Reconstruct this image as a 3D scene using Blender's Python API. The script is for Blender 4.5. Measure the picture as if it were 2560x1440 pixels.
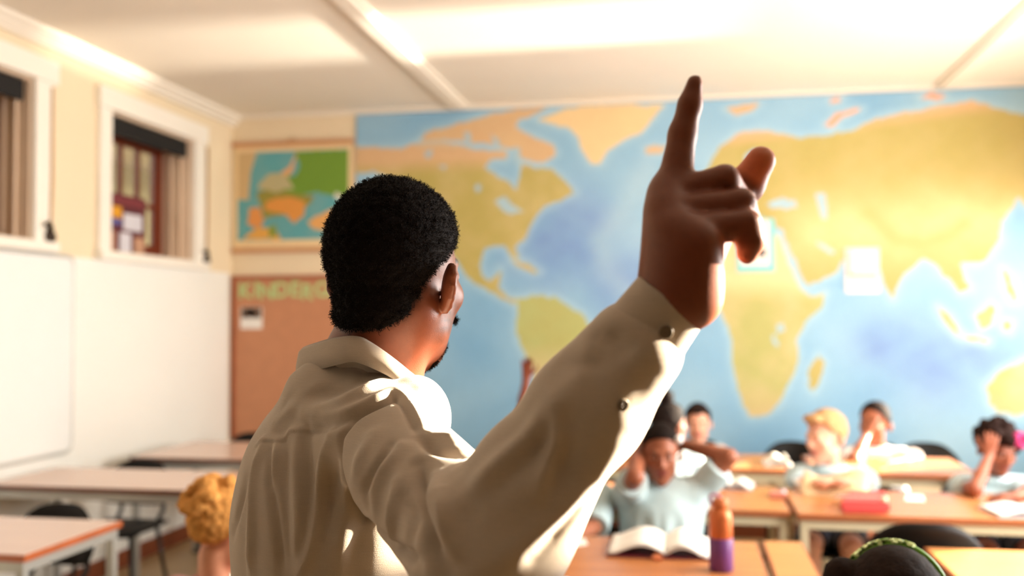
import bpy, bmesh, math, random
import numpy as np
from mathutils import Vector, Matrix
from mathutils.bvhtree import BVHTree

for _o in list(bpy.data.objects):
    bpy.data.objects.remove(_o, do_unlink=True)
scene = bpy.context.scene
C = scene.collection
random.seed(7)
rng = np.random.default_rng(7)
PI = math.pi

# ------------------------------------------------------------------ camera
CAM_H = 1.5
FPX, YAW, PITCH, ROLL = 2427.0, 0.17563, 0.033928, -0.003912


def _basis():
    cy, sy = math.cos(YAW), math.sin(YAW)
    f0 = np.array([-sy, cy, 0.0]); r = np.array([cy, sy, 0.0]); u0 = np.array([0, 0, 1.0])
    w = f0 * math.cos(PITCH) + u0 * math.sin(PITCH)
    u = u0 * math.cos(PITCH) - f0 * math.sin(PITCH)
    return (r * math.cos(ROLL) + u * math.sin(ROLL), u * math.cos(ROLL) - r * math.sin(ROLL), w)


CR, CU, CW = _basis()
CO = np.array([0, 0, CAM_H])
cam_data = bpy.data.cameras.new('camera')
cam = bpy.data.objects.new('camera', cam_data); C.objects.link(cam)
cam.matrix_world = Matrix([[CR[0], CU[0], -CW[0], 0], [CR[1], CU[1], -CW[1], 0],
                           [CR[2], CU[2], -CW[2], CAM_H], [0, 0, 0, 1]])
cam_data.sensor_width = 36.0
cam_data.lens = FPX / 2560 * 36.0
cam_data.clip_start = 0.05
cam_data.dof.use_dof = True
cam_data.dof.focus_distance = 1.22
cam_data.dof.aperture_fstop = 2.6
scene.camera = cam
scene.cycles.use_adaptive_sampling = True
scene.cycles.adaptive_threshold = 0.1
scene.cycles.max_bounces = 6
scene.cycles.diffuse_bounces = 3
scene.cycles.glossy_bounces = 2
scene.cycles.transmission_bounces = 2
scene.cycles.transparent_max_bounces = 6
scene.cycles.caustics_reflective = False
scene.cycles.caustics_refractive = False

# ------------------------------------------------------------------ light
scene.view_settings.view_transform = 'Standard'
scene.view_settings.look = 'None'
scene.view_settings.exposure = 1.25
scene.view_settings.gamma = 1.0
scene.view_settings.use_curve_mapping = False
world = bpy.data.worlds.new('sky'); scene.world = world
world.use_nodes = True
bg = world.node_tree.nodes['Background']
bg.inputs['Color'].default_value = (0.85, 0.92, 1.0, 1)
bg.inputs['Strength'].default_value = 1.0

SUN_AZ, SUN_EL = math.radians(28), math.radians(16)   # from +X towards +Y
sun_dir = Vector((math.cos(SUN_EL) * math.cos(SUN_AZ), math.cos(SUN_EL) * math.sin(SUN_AZ), math.sin(SUN_EL)))


def lamp(name, kind, loc, direction, energy, color, **kw):
    d = bpy.data.lights.new(name, kind)
    d.energy = energy; d.color = color
    for k, v in kw.items():
        setattr(d, k, v)
    o = bpy.data.objects.new(name, d); C.objects.link(o)
    o.location = loc
    o.rotation_euler = Vector(direction).to_track_quat('-Z', 'Y').to_euler()
    return o


lamp('sun', 'SUN', (8, 4, 5), -sun_dir, 22.0, (1.0, 0.86, 0.66), angle=math.radians(0.8))
DAY = (1.0, 0.975, 0.94)
# area lamps added out of view as right-hand daylight; the first is broad fill
lamp('blind_daylight', 'AREA', (2.54, 3.75, 1.75), (-1, 0, 0), 100.0, DAY, shape='RECTANGLE', size=2.8, size_y=1.6)
lamp('window_daylight_front', 'AREA', (2.55, 2.68, 1.6), (-1, 0, 0), 12.0, DAY, shape='RECTANGLE', size=0.65, size_y=1.7)
lamp('window_daylight_corner', 'AREA', (2.55, 6.45, 1.5), (-1, 0, 0), 6.0, DAY, shape='RECTANGLE', size=0.75, size_y=1.3)
# spot lamp added to make the ceiling streak, aimed up through an unseen opening
lamp('yard_glare', 'SPOT', (10.6, 5.15, 1.2), (-1, 0, 0.15), 15000.0, (1.0, 0.92, 0.8), spot_size=math.radians(12), spot_blend=0.3, shadow_soft_size=0.3)
# unseen area lamp added to light the corridor behind the interior windows
lamp('corridor_lamp', 'AREA', (-4.5, 7.6, 2.9), (0, 0, -1), 30.0, (1.0, 0.95, 0.8), shape='RECTANGLE', size=0.8, size_y=6.0)


def ray(px, py):
    return CW + CR * (px - 1280) / FPX + CU * (720 - py) / FPX


def P(px, py, d):
    return CO + ray(px, py) * d


def onZ(px, py, z):
    d = ray(px, py); return CO + d * (z - CAM_H) / d[2]


def onY(px, py, y):
    d = ray(px, py); return CO + d * y / d[1]


def onX(px, py, x):
    d = ray(px, py); return CO + d * x / d[0]


# ------------------------------------------------------------------ materials
def lin(c):
    c = np.asarray(c, float) / 255.0
    return np.where(c <= 0.04045, c / 12.92, ((c + 0.055) / 1.055) ** 2.4)


_mats = {}


def M(name, col, rough=0.6, var=0.05, scale=6.0, bump=0.0, bscale=150.0, metal=0.0, spec=0.4, stretch=None,
      attr=None, sheen=0.0, sss=0.0, coat=0.0, transl=0.0):
    if name in _mats:
        return _mats[name]
    m = bpy.data.materials.new(name); m.use_nodes = True
    nt = m.node_tree; N = nt.nodes; L = nt.links
    b = N['Principled BSDF']
    b.inputs['Roughness'].default_value = rough
    b.inputs['Metallic'].default_value = metal
    b.inputs['Specular IOR Level'].default_value = spec
    if sheen:
        b.inputs['Sheen Weight'].default_value = sheen
    if coat:
        b.inputs['Coat Weight'].default_value = coat
        b.inputs['Coat Roughness'].default_value = 0.15
    if sss:
        b.inputs['Subsurface Weight'].default_value = sss
        b.inputs['Subsurface Radius'].default_value = (0.012, 0.005, 0.003)
        b.inputs['Subsurface Scale'].default_value = 1.0
    tc = N.new('ShaderNodeTexCoord')
    mp = N.new('ShaderNodeMapping')
    L.new(tc.outputs['Object'], mp.inputs['Vector'])
    if stretch:
        mp.inputs['Scale'].default_value = stretch
    nz = N.new('ShaderNodeTexNoise'); nz.inputs['Scale'].default_value = scale; nz.inputs['Detail'].default_value = 4
    L.new(mp.outputs['Vector'], nz.inputs['Vector'])
    hsv = N.new('ShaderNodeHueSaturation')
    mr = N.new('ShaderNodeMapRange')
    mr.inputs['From Min'].default_value = 0.25; mr.inputs['From Max'].default_value = 0.75
    mr.inputs['To Min'].default_value = 1 - var; mr.inputs['To Max'].default_value = 1 + var
    L.new(nz.outputs['Fac'], mr.inputs['Value']); L.new(mr.outputs['Result'], hsv.inputs['Value'])
    if attr:
        a = N.new('ShaderNodeAttribute'); a.attribute_name = attr
        L.new(a.outputs['Color'], hsv.inputs['Color'])
    else:
        c = lin(col); hsv.inputs['Color'].default_value = (c[0], c[1], c[2], 1)
    L.new(hsv.outputs['Color'], b.inputs['Base Color'])
    if bump:
        n2 = N.new('ShaderNodeTexNoise'); n2.inputs['Scale'].default_value = bscale; n2.inputs['Detail'].default_value = 3
        L.new(mp.outputs['Vector'], n2.inputs['Vector'])
        bp = N.new('ShaderNodeBump'); bp.inputs['Strength'].default_value = bump; bp.inputs['Distance'].default_value = 0.002
        L.new(n2.outputs['Fac'], bp.inputs['Height']); L.new(bp.outputs['Normal'], b.inputs['Normal'])
    _mats[name] = m
    return m


def glass_mat():
    m = bpy.data.materials.new('window_glass'); m.use_nodes = True
    b = m.node_tree.nodes['Principled BSDF']
    b.inputs['Base Color'].default_value = (0.95, 0.97, 0.93, 1)
    b.inputs['Roughness'].default_value = 0.06
    b.inputs['Alpha'].default_value = 0.08
    b.inputs['Specular IOR Level'].default_value = 0.5
    return m


# ------------------------------------------------------------------ mesh helpers
def tag(o, label=None, cat=None, group=None, kind=None):
    if label: o['label'] = label
    if cat: o['category'] = cat
    if group: o['group'] = group
    if kind: o['kind'] = kind
    return o


def thing(name, label, cat, loc=(0, 0, 0), rz=0.0, group=None):
    o = bpy.data.objects.new(name, None); C.objects.link(o)
    o.empty_display_size = 0.05
    o.location = Vector([float(v) for v in loc]); o.rotation_euler = (0, 0, rz)
    return tag(o, label, cat, group)


def mesh_obj(name, verts, faces, mat, parent=None, smooth=False, label=None):
    me = bpy.data.meshes.new(name)
    me.from_pydata([tuple(map(float, v)) for v in verts], [], [tuple(map(int, f)) for f in faces])
    if smooth:
        me.polygons.foreach_set('use_smooth', [True] * len(me.polygons))
    me.update()
    return link(name, me, mat, parent, label)


def link(name, me, mat, parent=None, label=None):
    if mat is not None and len(me.materials) == 0:
        me.materials.append(mat)
    o = bpy.data.objects.new(name, me); C.objects.link(o)
    if parent is not None:
        o.parent = parent
    if label: o['label'] = label
    return o


def copy_tree(o, parent=None):
    c = o.copy(); C.objects.link(c); c.parent = parent
    for ch in list(o.children):
        copy_tree(ch, c)
    return c


class MB:
    """collects boxes, tubes and sheets of one part"""
    def __init__(s):
        s.bm = bmesh.new()

    def box(s, a, b, bevel=0.0, rot=None, pivot=(0, 0, 0)):
        a, b = np.minimum(np.array(a, float), np.array(b, float)), np.maximum(np.array(a, float), np.array(b, float))
        vs = []
        for x in (a[0], b[0]):
            for y in (a[1], b[1]):
                for z in (a[2], b[2]):
                    vs.append(s.bm.verts.new((x, y, z)))
        idx = [(0, 1, 3, 2), (4, 6, 7, 5), (0, 4, 5, 1), (2, 3, 7, 6), (0, 2, 6, 4), (1, 5, 7, 3)]
        fs = [s.bm.faces.new([vs[i] for i in f]) for f in idx]
        if bevel:
            es = list({e for f in fs for e in f.edges})
            r = bmesh.ops.bevel(s.bm, geom=es, offset=bevel, segments=2, affect='EDGES', profile=0.6)
            vs = list({v for f in r['faces'] for v in f.verts} | {v for v in vs if v.is_valid})
        if rot is not None:
            bmesh.ops.rotate(s.bm, verts=[v for v in vs if v.is_valid], cent=Vector(pivot), matrix=rot)
        return s

    def tube(s, pts, r, n=10, caps=True, ry=None):
        pts = [Vector([float(c) for c in p]) for p in pts]
        rs = r if isinstance(r, (list, tuple, np.ndarray)) else [r] * len(pts)
        rings = []
        up = Vector((0.01, 0.02, 1))
        for i, p in enumerate(pts):
            t = (pts[min(i + 1, len(pts) - 1)] - pts[max(i - 1, 0)]).normalized()
            if abs(t.dot(up.normalized())) > 0.95:
                side = Vector((1, 0, 0)).cross(t).normalized() if abs(t.x) < 0.9 else Vector((0, 1, 0)).cross(t).normalized()
            else:
                side = up.cross(t).normalized()
            if rings and prev.dot(side) < 0:
                side = -side
            prev = side
            o2 = t.cross(side).normalized()
            rings.append([s.bm.verts.new(p + side * (math.cos(2 * PI * k / n) * rs[i]) + o2 * (math.sin(2 * PI * k / n) * rs[i])) for k in range(n)])
        for a, b in zip(rings, rings[1:]):
            for k in range(n):
                s.bm.faces.new((a[k], a[(k + 1) % n], b[(k + 1) % n], b[k]))
        if caps:
            s.bm.faces.new(rings[0][::-1]); s.bm.faces.new(rings[-1])
        return s

    def lathe(s, prof, c=(0, 0, 0), n=24):
        rings = []
        for r, z in prof:
            rings.append([s.bm.verts.new((c[0] + r * math.cos(2 * PI * k / n), c[1] + r * math.sin(2 * PI * k / n), c[2] + z)) for k in range(n)])
        for a, b in zip(rings, rings[1:]):
            for k in range(n):
                s.bm.faces.new((a[k], a[(k + 1) % n], b[(k + 1) % n], b[k]))
        s.bm.faces.new(rings[0][::-1]); s.bm.faces.new(rings[-1])
        return s

    def poly(s, pts, thick_vec):
        t = Vector(thick_vec)
        a = [s.bm.verts.new(Vector([float(c) for c in p])) for p in pts]
        b = [s.bm.verts.new(v.co + t) for v in a]
        n = len(a)
        s.bm.faces.new(a[::-1]); s.bm.faces.new(b)
        for i in range(n):
            s.bm.faces.new((a[i], a[(i + 1) % n], b[(i + 1) % n], b[i]))
        return s

    def sheet(s, grid, thick=0.0):
        """grid[i][j] of points; a surface, doubled with thickness along its normals"""
        g = np.asarray(grid, float)
        ni, nj = g.shape[:2]
        du = np.gradient(g, axis=0); dv = np.gradient(g, axis=1)
        nrm = np.cross(du, dv); nrm /= (np.linalg.norm(nrm, axis=2, keepdims=True) + 1e-12)
        top = [[s.bm.verts.new(g[i, j]) for j in range(nj)] for i in range(ni)]
        for i in range(ni - 1):
            for j in range(nj - 1):
                s.bm.faces.new((top[i][j], top[i + 1][j], top[i + 1][j + 1], top[i][j + 1]))
        if thick:
            lo = g - nrm * thick
            bot = [[s.bm.verts.new(lo[i, j]) for j in range(nj)] for i in range(ni)]
            for i in range(ni - 1):
                for j in range(nj - 1):
                    s.bm.faces.new((bot[i][j], bot[i][j + 1], bot[i + 1][j + 1], bot[i + 1][j]))
            for i in range(ni - 1):
                s.bm.faces.new((top[i][0], bot[i][0], bot[i + 1][0], top[i + 1][0]))
                s.bm.faces.new((top[i][-1], top[i + 1][-1], bot[i + 1][-1], bot[i][-1]))
            for j in range(nj - 1):
                s.bm.faces.new((top[0][j], top[0][j + 1], bot[0][j + 1], bot[0][j]))
                s.bm.faces.new((top[-1][j], bot[-1][j], bot[-1][j + 1], top[-1][j + 1]))
        return s

    def build(s, name, mat, parent=None, smooth=False, label=None):
        bmesh.ops.recalc_face_normals(s.bm, faces=s.bm.faces)
        me = bpy.data.meshes.new(name)
        s.bm.to_mesh(me); s.bm.free()
        if smooth:
            me.polygons.foreach_set('use_smooth', [True] * len(me.polygons))
        return link(name, me, mat, parent, label)


def smooth_path(pts, n=8):
    """Catmull-Rom through points"""
    p = [np.asarray(q, float) for q in pts]
    p = [2 * p[0] - p[1]] + p + [2 * p[-1] - p[-2]]
    out = []
    for i in range(1, len(p) - 2):
        for k in range(n):
            t = k / n
            out.append(0.5 * ((2 * p[i]) + (-p[i - 1] + p[i + 1]) * t + (2 * p[i - 1] - 5 * p[i] + 4 * p[i + 1] - p[i + 2]) * t * t
                              + (-p[i - 1] + 3 * p[i] - 3 * p[i + 1] + p[i + 2]) * t ** 3))
    out.append(p[-2])
    return np.array(out)


# ------------------------------------------------------------------ implicit surfaces
class Cone:
    def __init__(s, a, b, ra, rb=None, k=0.02):
        s.a = np.asarray(a, float); s.b = np.asarray(b, float)
        s.ra = ra; s.rb = ra if rb is None else rb; s.k = k

    def d(s, p):
        ba = s.b - s.a; L = ba @ ba + 1e-12
        pa = p - s.a
        t = np.clip(pa @ ba / L, 0, 1)
        q = pa - t[:, None] * ba
        return np.sqrt((q * q).sum(1)) - (s.ra + (s.rb - s.ra) * t)

    def grow(s, g):
        return Cone(s.a, s.b, s.ra + g, s.rb + g, s.k)


class Ell:
    def __init__(s, c, r, R=None, k=0.02):
        s.c = np.asarray(c, float); s.r = np.asarray(r, float)
        s.R = np.eye(3) if R is None else np.asarray(R, float)   # columns: local axes in world
        s.k = k

    def d(s, p):
        q = (p - s.c) @ s.R
        a = np.sqrt(((q / s.r) ** 2).sum(1)) + 1e-9
        b = np.sqrt(((q / (s.r ** 2)) ** 2).sum(1)) + 1e-9
        return a * (a - 1) / b

    def grow(s, g):
        return Ell(s.c, s.r + g, s.R, s.k)


class Cut:
    """smooth subtraction of another primitive"""
    def __init__(s, prim, k=0.005):
        s.p = prim; s.k = k

    def d(s, p):
        return s.p.d(p)


def smin(a, b, k):
    h = np.clip(0.5 + 0.5 * (b - a) / k, 0, 1)
    return b + (a - b) * h - k * h * (1 - h)


def combine(prims, p):
    out = None
    for q in prims:
        if isinstance(q, Cut):
            if out is not None:
                out = -smin(-out, q.d(p), q.k)
        else:
            v = q.d(p)
            out = v if out is None else smin(out, v, q.k)
    if out is None:
        out = np.full(len(p), 1.0)
    return out


def prim_bounds(prims):
    lo, hi = [], []
    for q in prims:
        if isinstance(q, Cone):
            r = max(q.ra, q.rb)
            lo.append(np.minimum(q.a, q.b) - r); hi.append(np.maximum(q.a, q.b) + r)
        elif isinstance(q, Ell):
            r = q.r.max(); lo.append(q.c - r); hi.append(q.c + r)
    return np.min(lo, 0) - 0.03, np.max(hi, 0) + 0.03


def mesh_prims(prims, h, post=None, B=16):
    """surface nets of smoothly joined primitives, evaluated only near the surface. post(p, d) may edit the field"""
    lo, hi = prim_bounds(prims)
    nb = np.ceil((hi - lo) / (h * B)).astype(int)
    gi = np.stack(np.meshgrid(*[np.arange(n) for n in nb], indexing='ij'), -1).reshape(-1, 3)
    cen = lo + (gi + 0.5) * h * B
    R = h * B * 0.87
    pd = np.stack([q.d(cen) for q in prims], 1)
    pos = np.array([not isinstance(q, Cut) for q in prims])
    act = (pd[:, pos].min(1) < R * 1.25 + 0.02)
    vc = combine(prims, cen)
    act &= vc < R * 1.1 + 0.012
    if post is None:
        act &= vc > -R * 1.3 - 0.005
    NX = nb * B + 2
    loc = np.stack(np.meshgrid(*[np.arange(B + 1)] * 3, indexing='ij'), -1).reshape(-1, 3)
    cid, cpos, quads = [], [], []
    n1 = B + 1

    def gid(c):
        c = c + 1
        return (c[:, 0] * (NX[1] + 2) + c[:, 1]) * (NX[2] + 2) + c[:, 2]
    for bi in np.nonzero(act)[0]:
        use = [q for q, dd in zip(prims, pd[bi]) if dd < R * 1.3 + 0.10]
        base = gi[bi] * B
        pts = lo + (base + loc) * h
        v = combine(use, pts)
        if v.min() > 0.02:
            continue
        if post is not None:
            v = post(pts, v)
        if v.min() > 0 or v.max() < 0:
            continue
        V = v.reshape(n1, n1, n1)
        S = V < 0
        c8 = [V[a:a + B, b:b + B, c:c + B] for a in (0, 1) for b in (0, 1) for c in (0, 1)]
        s8 = sum((x < 0).astype(np.int8) for x in c8)
        mix = (s8 > 0) & (s8 < 8)
        if mix.any():
            ci = np.argwhere(mix)
            acc = np.zeros((len(ci), 3)); cnt = np.zeros(len(ci))
            cv = np.stack([x[mix] for x in c8], 1)
            offs = np.array([(a, b, c) for a in (0, 1) for b in (0, 1) for c in (0, 1)], float)
            for e0 in range(8):
                for bit in (4, 2, 1):
                    e1 = e0 | bit
                    if e1 == e0:
                        continue
                    a, b = cv[:, e0], cv[:, e1]
                    m = (a < 0) != (b < 0)
                    t = np.where(m, a / np.where(m, a - b, 1), 0)
                    pp = offs[e0] + t[:, None] * (offs[e1] - offs[e0])
                    acc += pp * m[:, None]; cnt += m
            cid.append(gid(ci + base)); cpos.append(lo + (ci + base + acc / cnt[:, None]) * h)
        for ax in range(3):
            sl0 = [slice(0, B)] * 3; sl1 = [slice(0, B)] * 3
            sl1[ax] = slice(1, B + 1)
            a = S[tuple(sl0)]; b = S[tuple(sl1)]
            ch = np.argwhere(a != b)
            if len(ch) == 0:
                continue
            flip = a[tuple(ch.T)]
            u, w = (ax + 1) % 3, (ax + 2) % 3
            g = ch + base
            du = np.zeros(3, int); du[u] = 1
            dw = np.zeros(3, int); dw[w] = 1
            q = np.stack([gid(g - du - dw), gid(g - dw), gid(g), gid(g - du)], 1)
            q[~flip] = q[~flip][:, ::-1]
            quads.append(q)
    cid = np.concatenate(cid); cpos = np.concatenate(cpos); quads = np.concatenate(quads)
    order = np.argsort(cid); cs = cid[order]
    k = np.searchsorted(cs, quads); k = np.clip(k, 0, len(cs) - 1)
    ok = (cs[k] == quads).all(1)
    return cpos[order], k[ok]


def np_mesh(name, V, F, mat, parent=None, cols=None, smooth=True):
    me = bpy.data.meshes.new(name)
    V = np.asarray(V, np.float32); F = np.asarray(F, np.int32)
    n = F.shape[1]
    me.vertices.add(len(V)); me.vertices.foreach_set('co', V.ravel())
    me.loops.add(F.size); me.loops.foreach_set('vertex_index', F.ravel())
    me.polygons.add(len(F)); me.polygons.foreach_set('loop_start', np.arange(0, F.size, n, dtype=np.int32))
    me.update(calc_edges=True); me.validate()
    if smooth:
        me.polygons.foreach_set('use_smooth', [True] * len(me.polygons))
    if cols is not None:
        a = me.color_attributes.new('Col', 'FLOAT_COLOR', 'POINT')
        c = np.ones((len(V), 4), np.float32); c[:, :3] = cols
        a.data.foreach_set('color', c.ravel())
    return link(name, me, mat, parent)


def vnormals(V, F):
    a = V[F[:, 1]] - V[F[:, 0]]; b = V[F[:, 2]] - V[F[:, 0]]
    n = np.cross(a, b)
    N = np.zeros_like(V)
    for i in range(F.shape[1]):
        np.add.at(N, F[:, i], n)
    return N / (np.linalg.norm(N, axis=1, keepdims=True) + 1e-12)


def relax(V, F, it=2, w=0.5):
    n = len(V)
    for _ in range(it):
        acc = np.zeros_like(V); cnt = np.zeros(n)
        for i in range(4):
            a, b = F[:, i], F[:, (i + 1) % 4]
            np.add.at(acc, a, V[b]); np.add.at(acc, b, V[a]); np.add.at(cnt, a, 1); np.add.at(cnt, b, 1)
        V = V * (1 - w) + w * acc / np.maximum(cnt, 1)[:, None]
    return V


def seg_dist(P0, path):
    """distance of points to a polyline"""
    best = np.full(len(P0), 1e9)
    for a, b in zip(path[:-1], path[1:]):
        ba = b - a
        t = np.clip(((P0 - a) @ ba) / (ba @ ba + 1e-12), 0, 1)
        best = np.minimum(best, np.linalg.norm(P0 - a - t[:, None] * ba, axis=1))
    return best


def wobble(p, f, seed=0.0):
    """cheap smooth 3-D noise in -1..1"""
    q = p * f
    return (np.sin(q[:, 0] * 1.7 + 1.3 * np.sin(q[:, 1] * 1.3 + seed) + seed * 2.1) * np.sin(q[:, 1] * 1.9 + 1.1 * np.sin(q[:, 2] * 1.6 + seed * 0.7))
            + np.sin(q[:, 2] * 1.5 + 1.2 * np.sin(q[:, 0] * 1.4 - seed)) * 0.7) / 1.7

# ================================================================== the room
XL, XR, YB, YR, ZC = -3.408, 2.6, 6.9275, -2.5, 3.076
m_cream = M('cream_wall_paint', (236, 216, 182), 0.75, 0.02, 3, 0.06, 60)
m_white = M('white_wall_panel', (244, 241, 232), 0.45, 0.012, 3)
m_trim = M('white_gloss_trim', (244, 236, 222), 0.4, 0.015, 4)
m_ceil = M('ceiling_paint', (242, 231, 214), 0.7, 0.015, 3, 0.04, 40)
m_floor = M('vinyl_floor', (176, 148, 108), 0.35, 0.10, 5, 0.05, 90)
m_skirt = M('brown_skirting', (128, 66, 38), 0.45, 0.10, 8)


def struct(o):
    o['kind'] = 'structure'
    return o


def wall_mesh(name, axis, at0, at1, s0, s1, z0, z1, holes, mat):
    """a wall slab across `axis`, running s0..s1, with rectangular holes (a,b,za,zb)"""
    mb = MB()
    ss = sorted({s0, s1, *[h[0] for h in holes], *[h[1] for h in holes]})
    for a, b in zip(ss, ss[1:]):
        hs = sorted([h for h in holes if h[0] <= a + 1e-6 and h[1] >= b - 1e-6], key=lambda h: h[2])
        z = z0
        for h in hs + [None]:
            top = h[2] if h else z1
            if top - z > 1e-4:
                if axis == 'x':
                    mb.box((at0, a, z), (at1, b, top))
                else:
                    mb.box((a, at0, z), (b, at1, top))
            if h:
                z = h[3]
    bmesh.ops.remove_doubles(mb.bm, verts=mb.bm.verts, dist=1e-5)
    return struct(mb.build(name, mat))


HOLE1 = (3.58, 4.60, 1.935, 2.80)
HOLE2 = (5.30, 6.31, 1.925, 2.78)
wall_mesh('wall_left', 'x', XL - 0.30, XL, YR, YB + 0.15, 0, ZC, [HOLE1, HOLE2], m_cream)
wall_mesh('wall_back', 'y', YB, YB + 0.15, XL, XR, 0, ZC, [], m_cream)
wall_mesh('wall_right', 'x', XR, XR + 0.15, YR, YB + 0.15, 0, ZC,
          [(2.25, 2.93, 2.16, 2.46), (3.85, 4.5, 0.95, 1.4), (4.88, 5.40, 2.28, 2.62), (6.1, 6.9, 0.8, 2.1)], m_cream)  # unseen openings, added where sun patches and the streak lamp have to enter
wall_mesh('wall_rear', 'y', YR - 0.15, YR, XL, XR, 0, ZC, [], M('rear_wall_cupboard_brown', (96, 72, 52), 0.6, 0.1))  # unseen wall, coloured dark to cut bounced light on the teacher's back
struct(MB().box((-6.0, YR - 0.15, -0.1), (XR + 0.15, YB + 0.15, 0)).build('floor', m_floor))
struct(MB().box((-6.0, YR - 0.15, ZC), (XR + 0.15, YB + 0.15, ZC + 0.1)).build('ceiling', m_ceil))
struct(MB().box((-6.0, YB + 0.15, -0.1), (XL - 0.3, 11.5, 0)).build('floor_corridor', m_floor))
struct(MB().box((-6.0, YB + 0.15, ZC), (XL - 0.3, 11.5, ZC + 0.1)).build('ceiling_corridor', m_ceil))
struct(MB().box((XL - 0.3, YB + 0.15, 0), (XL - 0.2, 11.5, ZC)).build('wall_corridor_side', m_cream))
struct(MB().box((-5.5, 11.4, 0), (XL - 0.3, 11.5, ZC)).build('wall_corridor_end', m_cream))
struct(MB().box((-5.6, YR, 0), (-5.5, 11.5, ZC)).build('wall_corridor', M('corridor_paint', (206, 198, 146), 0.8, 0.03)))
# made-up blind panels, unseen and without windows, to go with the fill lamp
for _y0, _y1 in ((3.05, 3.8), (4.52, 4.85)):
    struct(MB().box((XR - 0.03, _y0, 0.95), (XR - 0.012, _y1, 2.15), 0.003).build('window_%d' % (3 if _y0 < 2 else 4 if _y0 < 4 else 5), M('white_blind', (240, 236, 226), 0.8)))
# white lower panelling of the left wall, skirting, cornices, ceiling battens
struct(MB().box((XL, YR, 0.10), (XL + 0.012, YB - 0.06, 1.872), 0.003).build('trim_1', m_white))
struct(MB().box((XL, YR, 0.0), (XL + 0.02, YB, 0.11), 0.004).build('baseboard_left', m_skirt))
struct(MB().box((XL + 0.02, YB - 0.02, 0.0), (XR, YB, 0.11), 0.004).build('baseboard_back', m_skirt))
mb = MB()
for a, b, z in ((0.0, 0.085, 0.03), (0.0, 0.055, 0.055), (0.0, 0.03, 0.08)):
    mb.box((XL + a, YR, ZC - z), (XL + b, YB, ZC - 0.0005))
struct(mb.build('trim_2', m_ceil))
mb = MB()
for b, z in ((0.05, 0.012), (0.03, 0.024)):
    mb.box((XL + 0.085, YB - b, ZC - z), (XR, YB, ZC - 0.0005))
struct(mb.build('trim_3', m_ceil))
for i, x in enumerate((-1.61, 1.745)):
    mb = MB()
    mb.box((x - 0.075, YR, ZC - 0.018), (x + 0.075, YB - 0.05, ZC - 0.0005), 0.004)
    mb.box((x - 0.045, YR, ZC - 0.032), (x + 0.045, YB - 0.05, ZC - 0.017), 0.004)
    struct(mb.build('trim_%d' % (4 + i), m_ceil))

# ------------------------------------------------------------------ interior windows
m_maho = M('mahogany_sash', (112, 44, 20), 0.4, 0.18, 14, stretch=(1, 1, 0.15))
m_blind = M('black_roller_blind', (20, 17, 15), 0.8, 0.1, 40)
m_reveal = M('pale_reveal_paint', (226, 200, 172), 0.6, 0.02)
m_glass = glass_mat()


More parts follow.
